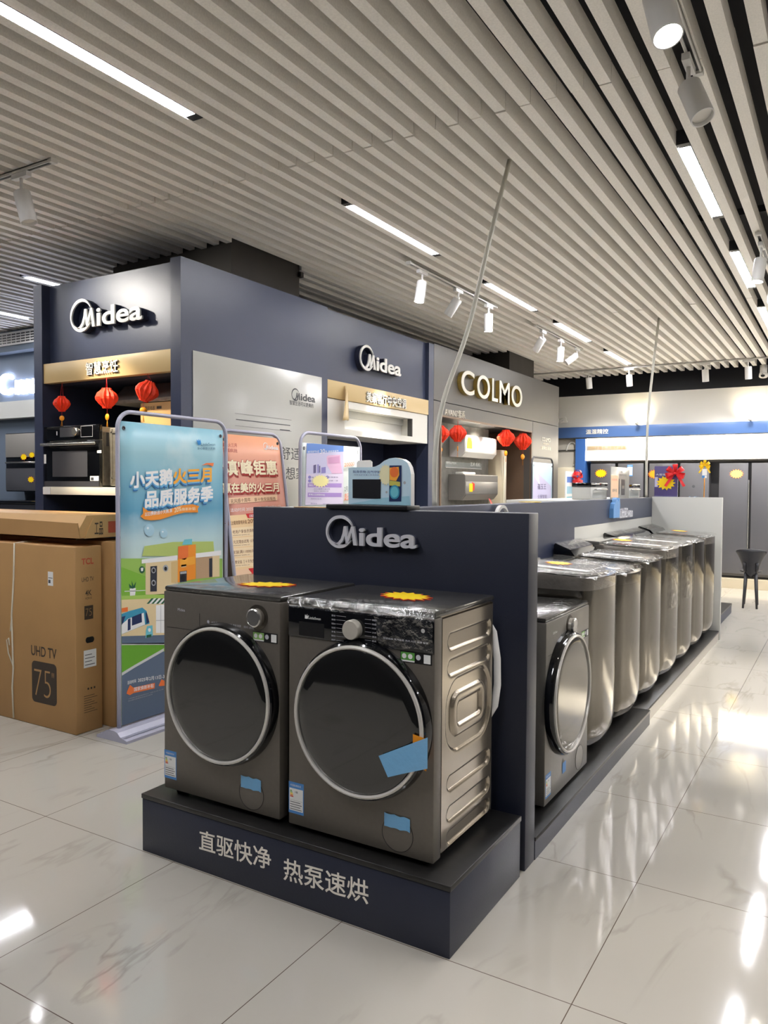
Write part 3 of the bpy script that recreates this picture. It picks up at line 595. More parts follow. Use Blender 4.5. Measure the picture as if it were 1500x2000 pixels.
# --- ceiling: dark void above a field of pale slats running away from the camera
PITCH, SL_W, SL_Z0, SL_Z1 = .125, .054, 3.28, 3.374
g = G(); g.box(-13, 5, -5, 13, 3.95, 4.05, 'void')
ceil = struct(g.obj('ceiling'))
g = G()
k0 = int((-12.6 + .872) / PITCH)
joints = [-4.9, -.8, 3.5, 8.05, 12.55]
for k in range(k0, 46):
    xl = -.872 + k * PITCH
    for a, b in zip(joints[:-1], joints[1:]):
        dz = random.uniform(-.005, .005); j = random.uniform(-.04, .04) if a > 4 else 0
        a2, b2 = a + .0035, b - .0035
        # slats stop where the two dark bulkheads hang down
        for c, d in ([(a2, 4.35), (5.2, b2)] if (xl < -3.95 and xl > -5.3 and a < 4.35 < b and b > 5.2) else
                     [(a2, min(b2, 4.35))] if (xl < -3.95 and xl > -5.3 and a < 4.35 < b) else
                     [(a2, 9.7), (10.65, b2)] if (xl < -3.9 and xl > -5.5 and a < 9.7 < b) else [(a2, b2)]):
            g.box(xl, xl + SL_W, c, d, SL_Z0 + dz, SL_Z1 + dz, 'slat')
for y in (-2.5, 1.2, 5.9, 10.4):            # carrier rails over the slats
    g.box(-12.6, 5, y, y + .04, SL_Z1 + .004, SL_Z1 + .05, 'void')
sl = struct(g.obj('slats', ceil))

# --- outer walls
g = G(); g.box(-13, 5, 12.9, 13.0, 0, 3.95, 'wall_beige'); g.box(-13, 5, 12.88, 12.9, 2.985, 3.95, 'wall_dark'); struct(g.obj('wall_back'))
g = G(); g.box(5, 5.1, -5, 13, 0, 3.95, 'wall_beige'); g.box(4.4, 5, -5, 13, 0, 2.2, 'wall_mid'); struct(g.obj('wall_right'))
g = G(); g.box(-13.1, -13, -5, 13, 0, 3.95, 'wall_store'); struct(g.obj('wall_left'))
g = G(); g.box(-13, 5, -5.1, -5, 0, 3.95, 'wall_dark'); struct(g.obj('wall_front'))
g = G(); g.box(-7.5, 1.6, -.62, -.5, 0, 2.6, 'wall_dark'); struct(g.obj('wall_front_shop'))

# --- the navy shop-in-shop: its two faces, bays and pillars
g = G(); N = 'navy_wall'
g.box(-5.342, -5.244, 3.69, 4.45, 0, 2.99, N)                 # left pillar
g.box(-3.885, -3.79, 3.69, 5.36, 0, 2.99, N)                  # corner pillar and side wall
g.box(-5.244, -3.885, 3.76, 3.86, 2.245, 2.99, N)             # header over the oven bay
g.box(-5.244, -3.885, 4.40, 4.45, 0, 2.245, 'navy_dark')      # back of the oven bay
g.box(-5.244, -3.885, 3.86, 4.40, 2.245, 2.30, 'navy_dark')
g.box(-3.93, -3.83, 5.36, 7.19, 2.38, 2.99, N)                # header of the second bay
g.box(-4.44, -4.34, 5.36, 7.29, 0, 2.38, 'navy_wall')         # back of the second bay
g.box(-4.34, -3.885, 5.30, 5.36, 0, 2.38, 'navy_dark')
g.box(-4.34, -3.93, 7.19, 7.29, 0, 2.38, 'navy_dark')  # shade on this inward side face put into a darker navy
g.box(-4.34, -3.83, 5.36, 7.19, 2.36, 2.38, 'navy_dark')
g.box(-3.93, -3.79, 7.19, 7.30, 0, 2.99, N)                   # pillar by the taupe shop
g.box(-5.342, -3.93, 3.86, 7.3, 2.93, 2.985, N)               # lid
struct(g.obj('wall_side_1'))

g = G(); N = 'taupe'
g.box(-3.89, -3.79, 7.305, 7.46, 0, 2.40, N)
g.box(-3.89, -3.79, 7.305, 11.41, 2.408, 3.0, N)
g.box(-3.89, -3.79, 7.46, 10.30, 2.25, 2.40, N)
g.box(-3.89, -3.79, 10.235, 10.30, 0, 2.25, N)
g.box(-3.89, -3.79, 10.308, 11.41, 0, 2.40, N)
g.box(-3.885, -3.86, 7.305, 11.40, 2.39, 2.42, 'black')
g.box(-4.66, -4.56, 7.36, 10.33, 0, 2.30, 'bronze'); g.box(-4.56, -4.15, 7.461, 9.60, 0, 2.249, 'concrete_tile')
g.box(-4.56, -3.89, 7.36, 7.46, 0, 2.30, 'concrete_tile')
g.box(-4.56, -3.89, 10.235, 10.33, 0, 2.30, 'bronze')
g.box(-4.56, -3.89, 7.46, 10.235, 2.25, 2.30, 'taupe_dark')
g.box(-3.80, -3.775, 7.45, 7.47, 0, 2.26, 'bronze'); g.box(-3.80, -3.775, 7.45, 10.245, 2.24, 2.26, 'bronze'); g.box(-3.80, -3.775, 10.225, 10.245, 0, 2.26, 'bronze')
g.box(-6.2, -3.89, 11.31, 11.41, 0, 3.0, 'taupe')
g.box(-6.2, -3.89, 7.305, 11.31, 2.93, 2.99, 'taupe_dark')
struct(g.obj('wall_side_2'))

# --- bulkheads between the shop and the slats
for n, (a, b, c, d, top) in {'trim_1': (-5.25, -3.96, 4.36, 5.19, 3.9), 'trim_2': (-5.4, -3.91, 9.71, 10.64, 3.9)}.items():
    g = G(); g.box(a, b, c, d, 2.992 if n == 'trim_1' else 3.002, top, 'beam_brown')
    if n == 'trim_1': g.box(a, b + .03, d - .02, d + .02, 3.22, 3.26, 'beam_brown')
    struct(g.obj(n))

# --- gold bands over the bays
def wall_sign(name, label, cat, group=None, **kw): return thing(name, label, cat, group=group, **kw)
g = G(); g.box(-5.243, -3.886, 3.70, 3.757, 2.247, 2.395, 'gold_band', bev=.002); tr = struct(g.obj('trim_3'))
t = thing('raised_lettering', 'small white raised characters on the gold band above the oven bay', 'sign', (-4.57, 3.70, 2.32))
g = G(); put_text(g, '智慧烹饪', (-.17, 0, -.045), X, Z, .34, .09, 'letter_face', .02, .014)
g.obj('letters', t)
g = G(); g.box(-3.828, -3.79, 5.362, 7.188, 2.236, 2.388, 'gold_band', bev=.002); struct(g.obj('trim_4'))
t = thing('raised_lettering', 'white raised characters on the gold band above the air conditioner hood', 'sign', (-3.79, 6.33, 2.255))
g = G(); put_text(g, '美家客厅中央空调', (0, -.37, 0), Y, Z, .73, .095, 'letter_face', .02, .014)
g.obj('letters', t)
# curled vinyl peeling away from the second gold band
g = G(); pts = []
for i in range(9):
    a = i / 8; wv = .02 + .20 * a
    for j in range(5):
        b = j / 4
        pts.append((-3.786 + .12 * math.sin(b * 1.9) * a ** .7 + .004, 5.63 - wv * (.15 + .85 * b) + .05 * a * (1 - b), 2.36 - .30 * a - .02 * b * a))
vs = pts; fs = [(i * 5 + j, i * 5 + j + 1, (i + 1) * 5 + j + 1, (i + 1) * 5 + j) for i in range(8) for j in range(4)]
g.faces(vs, fs, 'gold_band', True); o = g.obj('peeling_vinyl'); md = o.modifiers.new('s', 'SOLIDIFY'); md.thickness = .0015
tag(o, 'curled strip of gold vinyl peeling off the band over the hood', 'vinyl strip')

# --- big raised logos
t = thing('logo_sign', 'large white ring-and-word logo raised on the navy header above the oven bay', 'sign', (-4.80, 3.76, 2.712))
g = G(); midea_logo(g, (0, 0, 0), X, Z, .755, 'white_gloss', depth=.014, lift=.052); g.obj('letters', t)
g = G(); midea_logo(g, (0, 0, 0), X, Z, .755, 'navy_dark', depth=.05, lift=.004); g.obj('standoff', t)
t = thing('logo_sign', 'large white ring-and-word logo raised on the navy header above the hood', 'sign', (-3.83, 5.945, 2.648))
g = G(); midea_logo(g, (0, 0, 0), Y, Z, .735, 'white_gloss', depth=.014, lift=.052); g.obj('letters', t)
g = G(); midea_logo(g, (0, 0, 0), Y, Z, .735, 'navy_dark', depth=.05, lift=.004); g.obj('standoff', t)
t = thing('letter_sign', 'big brass-sided white capital letters on the taupe shop front', 'sign', (-3.79, 7.86, 2.53))
xs = [0, .43, .87, 1.10, 1.50]; ws = [.35, .37, .18, .33, .37]
for ch, x, w in zip('COLMO', xs, ws):
    g = G(); put_text(g, ch, (0, x, 0), Y, Z, w, .275, 'letter_brass', .012, .05, lift=.004)
    lt = g.obj('letter', t)
    g = G(); put_text(g, ch, (0, x, 0), Y, Z, w, .275, 'letter_face', .008, .004, lift=.055); g.obj('letter_face', lt)
t = thing('raised_lettering', 'small metal characters under the seam of the taupe shop front', 'sign', (-3.79, 7.55, 2.262))
g = G(); put_text(g, 'AVANT套系', (0, 0, 0), Y, Z, .51, .085, 'silver_brushed', .0, .015); g.obj('letters', t)
t = thing('raised_lettering', 'tiny grey words on the blank taupe panel right of the alcove', 'sign', (-3.79, 10.66, 2.03))
g = G(); put_text(g, 'COLMO', (0, .02, .12), Y, Z, .36, .055, 'silver_brushed', .0, .004)
put_text(g, 'AI科技家电', (0, .06, .07), Y, Z, .26, .03, 'silver_brushed', .0, .003); put_text(g, '理享生活馆', (0, 0, 0), Y, Z, .40, .045, 'silver_brushed', .0, .003); g.obj('letters', t)

# --- printed wall panel between the bays
t = thing('wall_panel', 'pale grey printed advertising panel set into the navy side wall', 'panel', (-3.79, 3.795, 0))
g = G(); g.box(0, .006, 0, 1.475, .35, 2.39, 'print_grey', bev=.001); g.obj('board', t)
g = G(); g.flat = True
midea_logo(g, (.0075, 1.115, 2.222 - .012), Y, Z, .315, 'label_ink')
put_text(g, '智慧生活可以更美的', (.0075, 1.04, 2.125), Y, Z, .315, .035, 'label_ink', -.004)
put_text(g, '享舒适', (.0075, .80, 1.690), Y, Z, .383, .10, 'label_ink')
put_text(g, '理想家', (.0075, .87, 1.535), Y, Z, .37, .10, 'label_ink')
for z, y0, y1, h in ((2.003, .409, 1.065, .002), (1.958, .42, 1.05, .006), (1.915, .409, 1.065, .002), (1.916, .92, 1.045, .008)):
    g.faces([(.0075, y0, z), (.0075, y1, z), (.0075, y1, z + h), (.0075, y0, z + h)], [(0, 1, 2, 3)], 'label_ink')
g.obj('printed_artwork', t)

# --- concealed air conditioner hood of the second bay
t = thing('air_conditioner_hood', 'white boxed hood with a long recessed slot under the gold band', 'air conditioner', (-3.83, 5.364, 1.935))
g = G()
g.box(-.42, .03, 0, .275, 0, .298, 'white_panel'); g.box(-.42, .03, 1.50, 1.822, 0, .298, 'white_panel')
g.box(-.42, .03, .275, 1.50, 0, .055, 'white_panel'); g.box(-.42, .03, .275, 1.50, .235, .298, 'white_panel'); g.box(-.42, -.10, .275, 1.50, .055, .235, 'white_gloss')
g.obj('casing', t)
g = G(); g.box(-.098, -.075, .28, 1.495, .17, .233, 'grey_board'); g.box(-.02, .031, 1.485, 1.499, .056, .234, 'taupe_dark'); g.obj('louver', t)

# --- carton-lined shelf of the oven bay
t = thing('display_shelf', 'pale wooden shelf board with a lit front edge in the oven bay', 'shelf', (-4.565, 3.69, 1.41))
g = G(); g.box(-.678, .678, .0, .70, 0, .058, 'fridge_white', bev=.002); g.obj('board', t)
g = G(); g.box(-.678, -.59, -.004, .0, .002, .056, 'white_gloss'); g.obj('end_cap', t)

# --- the back of the shop floor: header, light band and fridge niche
g = G()
g.box(-6.5, 5, 12.55, 12.88, 2.476, 2.985, 'white_panel')
g.box(-4.9, 5, 12.50, 12.88, 2.30, 2.472, 'blue_band', bev=.002)
g.box(-4.9, 5, 12.53, 12.88, 2.283, 2.298, 'silver')
g.box(-3.86, -3.70, 12.50, 12.88, 0, 2.28, 'blue_post')
g.box(-6.4, -3.86, 12.62, 12.88, .14, 2.28, 'wall_beige')
g.box(-6.4, -3.86, 12.60, 12.62, 2.09, 2.11, 'taupe_dark')
g.box(-3.70, 5, 12.84, 12.88, .14, 1.92, 'fridge_dark')
struct(g.obj('trim_5'))
g = G(); g.box(-6.4, 5, 12.45, 12.88, 0, .14, 'plinth_beige'); struct(g.obj('baseboard_back'))
t = thing('light_box', 'long glowing white band running above the row of grey fridges', 'light box', (0, 12.56, 1.925))
g = G(); g.box(-3.695, 4.95, .0, .27, 0, .357, 'lightbox'); g.obj('diffuser', t)
g = G(); g.box(-3.695, 4.95, .0, .27, -.012, -.001, 'silver'); g.obj('rail', t)
t = thing('raised_lettering', 'white raised characters on the blue band above the far fridges', 'sign', (-3.69, 12.50, 2.352))
g = G(); put_text(g, '温湿精控', (0, 0, 0), X, Z, .36, .075, 'white_gloss', .03, .008); g.obj('letters', t)
t = thing('name_strip', 'thin grey strip with raised words across the glowing band', 'sign', (-3.69, 12.559, 2.085))
g = G(); g.box(0, .65, -.02, 0, 0, .08, 'strip_beige', bev=.002); g.obj('plate', t)
g = G(); put_text(g, '锁鲜不用水 干货不返潮', (.025, -.021, .016), X, Z, .60, .05, 'gold_band', .0, .004); g.obj('letters', t)
t = thing('logo_sign', 'white raised logo on the far white header, half hidden by the taupe shop', 'sign', (-4.72, 12.55, 2.66))
g = G(); midea_logo(g, (0, 0, 0), X, Z, .84, 'white_panel', depth=.03, lift=.004); g.obj('letters', t)

# --- the neighbouring shop seen past the left pillar
g = G()
g.box(-13, -6.0, 5.62, 5.72, 2.47, 3.03, 'wall_store'); g.box(-13, -6.0, 5.60, 5.72, 2.27, 2.47, 'grey_board'); g.box(-13, -6.0, 5.72, 5.9, 1.2, 2.27, 'wall_store')
g.box(-13, -6.0, 6.3, 6.35, 0, 3.28, 'wall_store')
struct(g.obj('wall_left_shop'))
g = G(); g.box(-13, -6.6, 5.5, 6.3, 3.03, 3.27, 'wall_store', bev=.004); struct(g.obj('trim_6'))
t = thing('air_vent', 'long white ceiling vent grille left of the navy pillar', 'vent', (-8.6, 5.498, 3.10))
g = G(); g.box(-1.2, 1.5, -.012, 0, 0, .15, 'lamp_white'); g.obj('frame', t)
g = G()
for r in range(4):
    for c in range(30): g.box(-1.16 + c * .088, -1.16 + c * .088 + .07, -.014, -.011, .02 + r * .03, .02 + r * .03 + .016, 'black')
g.obj('grille', t)
t = thing('illuminated_sign', 'glowing white shop letters cut off by the navy pillar', 'sign', (-8.60, 5.62, 2.55))
g = G(); put_text(g, 'C', (-.176, 0, -.0), X, Z, .25, .25, 'sign_glow', .02, .04); g.obj('letter', t)
for i, (ch, x, w) in enumerate((('H', .175, .125), ('A', .325, .15), ('N', .50, .13), ('G', .655, .14), ('H', .82, .125))):
    g = G(); put_text(g, ch, (x - .02, 0, -.005), X, Z, w, .165, 'sign_glow', .02, .04); g.obj('letter', t)
t = thing('wall_oven', 'glossy built-in oven stack reflecting yellow lights, left of the navy pillar', 'oven', (-8.1, 5.70, 1.40))
g = G(); g.box(-.41, .45, -.2, 0, 0, .68, 'black_gloss', bev=.006); g.obj('body', t)
g = G(); g.box(-.40, .44, -.212, -.2, .40, .67, 'ac_grey', bev=.003); g.obj('control_panel', t)
g = G(); g.box(-.40, .44, -.212, -.2, .01, .27, 'fridge_grey', bev=.003); g.obj('door', t)
g = G(); g.cyl((-.36, -.235, .335), (.41, -.235, .335), .011, 'silver'); g.obj('handle', t)
for x, z, s in ((-.05, .40, .05), (.10, .42, .045), (.08, .14, .05)):
    g = G(); starburst(g, (x, -.2135, z), X, Z, s * 1.3, s * .8, .0008, 9); g.obj('price_sticker', t)
t = thing('display_counter', 'dark counter with a glossy black top behind the stacked television cartons', 'counter', (-7.6, 5.3, 0))
g = G(); g.box(-1.6, 1.5, -.3, .28, 0, 1.28, 'wall_dark', bev=.004); g.obj('cabinet', t)
g = G(); g.box(-1.6, 1.5, -.32, .28, 1.281, 1.31, 'black_gloss', bev=.004); g.obj('worktop', t)

# ================================================================== LAMPS
def strip_light(x, y0, y1, label, warm=False):
    t = thing('strip_light', label, 'ceiling light', (x, (y0 + y1) / 2, 3.285), group='white strip lights between the slats')
    h = (y1 - y0) / 2
    g = G(); g.box(-.034, .034, -h - .05, h + .05, .012, .075, 'void'); g.box(-.034, -.031, -h, h, 0, .012, 'black'); g.box(.031, .034, -h, h, 0, .012, 'black')
    g.box(-.034, .034, -h - .05, -h, 0, .012, 'black'); g.box(-.034, .034, h, h + .05, 0, .012, 'black')
    g.obj('housing', t)
    g = G(); g.box(-.030, .030, -h, h, .002, .011, 'led'); g.obj('diffuser', t)
R1 = ['nearest strip light of the right-hand row, seen between steep slats', 'second strip light from the camera in the right-hand row', 'third strip light in the right-hand row, cut by the picture edge', 'strip light far back in the right-hand row']
for (a, b), lb in zip(((4.36, 5.56), (6.46, 7.66), (8.56, 9.76), (10.6, 11.8)), R1): strip_light(-.785, a, b, lb)
R2 = ['long strip light at the upper left of the ceiling, nearest of the middle row', 'strip light above the tall curved conduit, second of the middle row', 'strip light just past the spotlight track, third of the middle row', 'small strip light above the taupe shop, fourth of the middle row', 'farthest strip light of the middle row, near the back wall track']
for (a, b), lb in zip(((1.58, 2.78), (4.18, 5.38), (6.38, 7.58), (8.30, 9.50), (10.33, 11.53)), R2): strip_light(-2.785, a, b, lb)
strip_light(-6.16, 4.2, 5.4, 'strip light partly behind the left navy pillar, beside the neighbouring shop')
strip_light(-7.66, 4.03, 5.23, 'strip light over the neighbouring shop, at the left picture edge')
for x, L in ((-4.785, (.6,)), (-6.16, (1.9,)), (-7.66, (1.7,)), (-9.285, (2.0, 4.1))):
    for a in L: strip_light(x, a, a + 1.2, 'strip light over the neighbouring shop, outside the picture on the left')
for x in (1.215, 3.215):
    for a in (3.2, 5.3, 7.4, 9.5, 11.3): strip_light(x, a, a + 1.2, 'added unseen strip light over the aisle, outside the picture on the right')  # unseen rows; the farthest strips are added to brighten the back header

strip_light(-2.785, -.35, .85, 'added unseen strip light over the visitor on the left, outside the picture above')  # added unseen strip, brightens the faces toward the camera
for x, a in ((.215, 9.3), (.215, 11.2), (2.215, 9.3), (2.215, 11.2)): strip_light(x, a, a + 1.2, 'added unseen strip light near the back wall, outside the picture on the right')  # added unseen strips that brighten the white back header
for x in (-.785, 1.215): strip_light(x, .1, 1.3, 'added unseen strip light over the visitor, outside the picture above' if x < 0 else 'added unseen strip light over the aisle, outside the picture on the right')  # added unseen strips that lift the light on the front faces
def track(p0, p1, label):
    p0, p1 = Vector(p0), Vector(p1); d = (p1 - p0); n = d.normalized(); s = n.cross(Z)
    t = thing('lighting_track', label, 'light track', tuple(p0))
    g = G(); w = .017
    def q(a, b, c): return n * a + s * b + Z * c
    L = d.length
    for (b0, b1, c0, c1, m) in ((-w, -w * .55, 0, .02, 'lamp_track'), (w * .55, w, 0, .02, 'lamp_track'), (-w, w, .014, .021, 'lamp_track'), (-w * .55, w * .55, .008, .014, 'black')):
        vs = [q(a, b, c) for a in (0, L) for b in (b0, b1) for c in (c0, c1)]
        g.faces(vs, [(0, 1, 3, 2), (4, 6, 7, 5), (0, 4, 5, 1), (2, 3, 7, 6), (0, 2, 6, 4), (1, 5, 7, 3)], m)
    g.obj('rail', t)
    for a in (-.035, L + .005):
        g = G(); vs = [q(a + i, b, c) for i in (0, .03) for b in (-.02, .02) for c in (-.002, .022)]
        g.faces(vs, [(0, 1, 3, 2), (4, 6, 7, 5), (0, 4, 5, 1), (2, 3, 7, 6), (0, 2, 6, 4), (1, 5, 7, 3)], 'lamp_track'); g.obj('end_cap', t)
    return n
def spot(p, aim, along, label, on=True, watts=120, L=.17, r=.042, cone=46, color=(1, .93, .82), drop=.05, blend=.6):
    """p: point on the track underside; the can hangs below and points along aim"""
    p = Vector(p); aim = Vector(aim).normalized(); al = Vector(along)
    t = thing('track_spotlight', label, 'spotlight', tuple(p), group='white can spotlights on the ceiling tracks')
    g = G(); s = al.cross(Z)
    vs = [al * a + s * b + Z * c for a in (-.07, .07) for b in (-.016, .016) for c in (-.03, -.002)]
    g.faces(vs, [(0, 1, 3, 2), (4, 6, 7, 5), (0, 4, 5, 1), (2, 3, 7, 6), (0, 2, 6, 4), (1, 5, 7, 3)], 'lamp_white')
    g.obj('adapter', t)
    j = Vector((0, 0, -.03 - drop))
    g = G(); g.cyl((0, 0, -.028), j, .009, 'lamp_white'); g.lathe([(0, -.013), (.01, -.009), (.013, 0), (.01, .009), (0, .013)], 'lamp_white', j, n=12); g.obj('arm', t)
    c0 = j + aim * .006; c1 = j + aim * (L + .006)
    g = G(); g.lathe([(0, 0), (r * .9, 0), (r, .006), (r, L), (r * .9, L), (r * .86, L - .02), (0, L - .02)], 'lamp_white', c0, aim, 28); g.obj('can', t, smooth_angle=40)
    g = G(); g.lathe([(0, L - .016), (r * .84, L - .016)], 'lens_on' if on else 'lens_off', c0, aim, 24); g.obj('lens', t)
    if on:
        ld = bpy.data.lights.new('spot_beam', 'SPOT'); ld.energy = watts * SPOT; ld.spot_size = math.radians(cone); ld.spot_blend = blend; ld.color = color; ld.shadow_soft_size = r * .6
        lo = bpy.data.objects.new('spot_beam', ld); COL.objects.link(lo); lo.parent = t
        lo.location = c1 + aim * .004; lo.rotation_euler = aim.to_track_quat('-Z', 'Y').to_euler()
    return t
def to(p, tgt): return Vector(tgt) - Vector(p)
# right-hand near track
n = track((-.59, 1.9, 3.25), (-.59, 3.54, 3.25), 'white track at the upper right holding the two nearest spotlights')
spot((-.59, 2.74, 3.25), (.24, -.25, -.9), n, 'glaring spotlight cut by the top edge of the picture, nearest of all', watts=40, L=.19, r=.05, drop=.07, cone=60)
spot((-.605, 3.42, 3.25), (.36, -.24, -.9), n, 'second nearest spotlight, its can tilted right with a dim lens', False, L=.18, r=.047, drop=.07)
n = track((-.58, 6.02, 3.25), (-.58, 8.2, 3.25), 'white track at the right picture edge beside the second strip light')
spot((-.58, 6.22, 3.25), (-.12, -.1, -.98), n, 'lit spotlight close to the second strip light of the right row', watts=60, L=.17, drop=.07, cone=60)
spot((-.54, 6.98, 3.25), (-.1, -.2, -.95), n, 'lit spotlight at the right picture edge, behind another lit one', watts=60, L=.17, drop=.07, cone=60)
# middle tracks
n = track((-3.03, 5.42, 3.25), (-3.03, 7.12, 3.25), 'white track above the hood bay carrying three spotlights')
spot((-3.03, 5.62, 3.25), (-.1, -.12, -.98), n, 'lit spotlight hanging straight down left of the tall conduit', watts=90, cone=55)
spot((-3.03, 6.30, 3.25), to((-3.03, 6.30, 3.12), (-3.8, 6.2, 1.99)), n, 'spotlight crossing behind the tall conduit, tilted to the hood', True, watts=110, cone=27, blend=.7)
spot((-3.03, 6.98, 3.25), (-.06, .1, -.98), n, 'lit spotlight right of the tall conduit', watts=60, cone=55)
n = track((-2.99, 8.2, 3.25), (-2.99, 9.85, 3.25), 'white track in front of the taupe shop carrying three spotlights')
spot((-2.99, 8.42, 3.25), to((-2.99, 8.42, 3.12), (-3.96, 8.92, 1.98)), n, 'spotlight tilted to the white wall unit, first of three before the taupe shop', False)
spot((-2.99, 9.05, 3.25), (-.08, .05, -1), n, 'upright spotlight, middle of three before the taupe shop', True, watts=30, cone=60)
spot((-2.99, 9.70, 3.25), to((-2.99, 9.70, 3.12), (-3.8, 9.2, 2.4)), n, 'spotlight tilted left, last of three before the taupe shop', False)
# left track along the oven bay
n = track((-6.2, 2.735, 3.25), (-3.80, 2.735, 3.25), 'white track at the left edge in front of the oven bay')
spot((-4.06, 2.735, 3.25), (.22, .1, -.97), n, 'spotlight with an off-white can at the left edge, before the oven bay', False, L=.18, r=.046, drop=.07)
spot((-4.75, 2.735, 3.25), to((-4.75, 2.735, 3.1), (-4.42, 3.75, 1.55)), n, 'spotlight left of the picture edge lighting the oven bay', True, watts=120, cone=44, blend=.8, color=(1, .88, .70))
spot((-5.35, 2.735, 3.25), to((-5.35, 2.735, 3.1), (-4.5, 3.76, 2.62)), n, 'spotlight left of the picture edge lighting the ring-and-word logo', True, watts=32, cone=56, blend=.9, color=(1, .95, .86))
# back track
n = track((-4.6, 11.68, 3.25), (3.5, 11.68, 3.25), 'long white track running in front of the back wall')
for x, lb in ((-3.42, 'first spotlight from the left on the long back wall track'), (-2.82, 'second spotlight on the back wall track, by the far conduit'), (-1.77, 'third spotlight on the back wall track'), (-1.22, 'spotlight on the back wall track next to the round camera'), (-.1, 'spotlight on the back wall track right of the picture'), (1.0, 'last spotlight on the back wall track, right of the picture')):
    spot((x, 11.68, 3.25), (.03, .22, -1), n, lb, True, watts=42, cone=110, blend=.9, L=.17, r=.045, drop=.06)
for x, lb in ((-2.86, 'small uplight on the blue band, left of the far conduit'), (-1.25, 'small uplight on the blue band at the right of the picture'), (.35, 'small uplight on the blue band, outside the picture on the right')):
    t = thing('uplight', lb, 'uplight', (x, 12.40, 2.473))
    g = G(); g.lathe([(0, 0), (.028, 0), (.03, .004), (.03, .03), (.026, .03), (.024, .022), (0, .022)], 'silver', n=20); g.obj('can', t); g = G(); g.box(-.012, .012, .0, .10, -.006, .0, 'silver'); g.obj('bracket', t)
    ld = bpy.data.lights.new('uplight_beam', 'SPOT'); ld.energy = 7 * SPOT; ld.spot_size = math.radians(120); ld.spot_blend = .6; ld.color = (1, .84, .56); ld.shadow_soft_size = .015
    lo = bpy.data.objects.new('uplight_beam', ld); COL.objects.link(lo); lo.parent = t; lo.location = (0, 0, .035); lo.rotation_euler = Vector((0, .85, .55)).to_track_quat('-Z', 'Y').to_euler()
t = thing('security_camera', 'small white round camera under the slats at the far right', 'camera', (-1.10, 12.50, 3.15))
g = G(); g.cyl((0, 0, .0), (0, 0, .125), .05, 'lamp_white'); g.obj('mount', t)
g = G(); g.lathe([(0, -.06), (.035, -.05), (.055, -.02), (.06, 0), (.06, .03), (0, .03)], 'lamp_white', (0, -.0, -.01), (0, -.4, -1), 20); g.obj('housing', t)
g = G(); g.lathe([(0, .066), (.02, .062), (.03, .05)], 'black_gloss', (0, 0, -.01), (-.1, -1, -.3), 16); g.obj('lens', t)

# --- bent conduits dropping from the slats to the display wall
def conduit(pts, label):
    P = [Vector(p) for p in pts]; out = []
    for i in range(len(P) - 1):
        p0 = P[max(i - 1, 0)]; p1 = P[i]; p2 = P[i + 1]; p3 = P[min(i + 2, len(P) - 1)]
        for k in range(8):
            s = k / 8
            out.append(.5 * ((2 * p1) + (p2 - p0) * s + (2 * p0 - 5 * p1 + 4 * p2 - p3) * s * s + (3 * p1 - p0 - 3 * p2 + p3) * s ** 3))
    out.append(P[-1])
    g = G(); g.tube(out, .0125, 'conduit', 10); o = g.obj('cable_conduit'); tag(o, label, 'conduit')
conduit([(-1.655, 4.08, 3.30), (-1.70, 3.93, 2.85), (-1.735, 3.735, 2.325), (-1.755, 3.49, 1.92), (-1.76, 3.415, 1.65), (-1.76, 3.41, 1.394)], 'tall bent grey conduit dropping from the slats to the display wall')
conduit([(-1.78, 8.635, 3.30), (-1.775, 8.37, 2.75), (-1.77, 8.16, 2.25), (-1.762, 8.08, 1.8), (-1.76, 8.085, 1.394)], 'thin far conduit dropping to the end of the display wall')

# ================================================================== DISPLAY ISLAND
# front plinth with the two washers
PX0, PX1, PY0, PY1, PZ = -2.434, -1.040, 2.145, 2.80, .235
t = thing('display_plinth', 'dark blue plinth with pale characters carrying the two front washers', 'plinth', (-1.737, 2.145, 0))
g = G(); g.box(-.694, .694, .003, .608, 0, PZ - .02, 'plinth_blue', bev=.002); g.obj('base', t)
g = G(); g.box(-.697, .697, 0, .612, PZ - .019, PZ, 'plinth_mat', bev=.002); g.obj('top_mat', t)
g = G(); g.flat = True
put_text(g, '直驱快净', (-.377, .0022, .083), X, Z, .353, .078, 'cream_letter', .012, .0012, rise=.012); g.obj('lettering', t)
g = G(); g.flat = True; put_text(g, '热泵速烘', (.035, .0022, .078), X, Z, .357, .079, 'cream_letter', .012, .0012, rise=.012); g.obj('lettering', t)
# divider behind them
t = thing('divider_panel', 'dark navy upright panel with a grey raised logo behind the two front washers', 'panel', (-1.72, 2.80, 0))
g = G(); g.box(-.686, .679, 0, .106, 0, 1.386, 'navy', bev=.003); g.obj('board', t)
g = G(); midea_logo(g, (-.172, -.001, 1.288), X, Z, .452, 'grey_letter', depth=.012, lift=.02); g.obj('logo_letters', t)
g = G(); midea_logo(g, (-.172, -.001, 1.288), X, Z, .452, 'navy_edge', depth=.018, lift=.001); g.obj('logo_standoff', t)

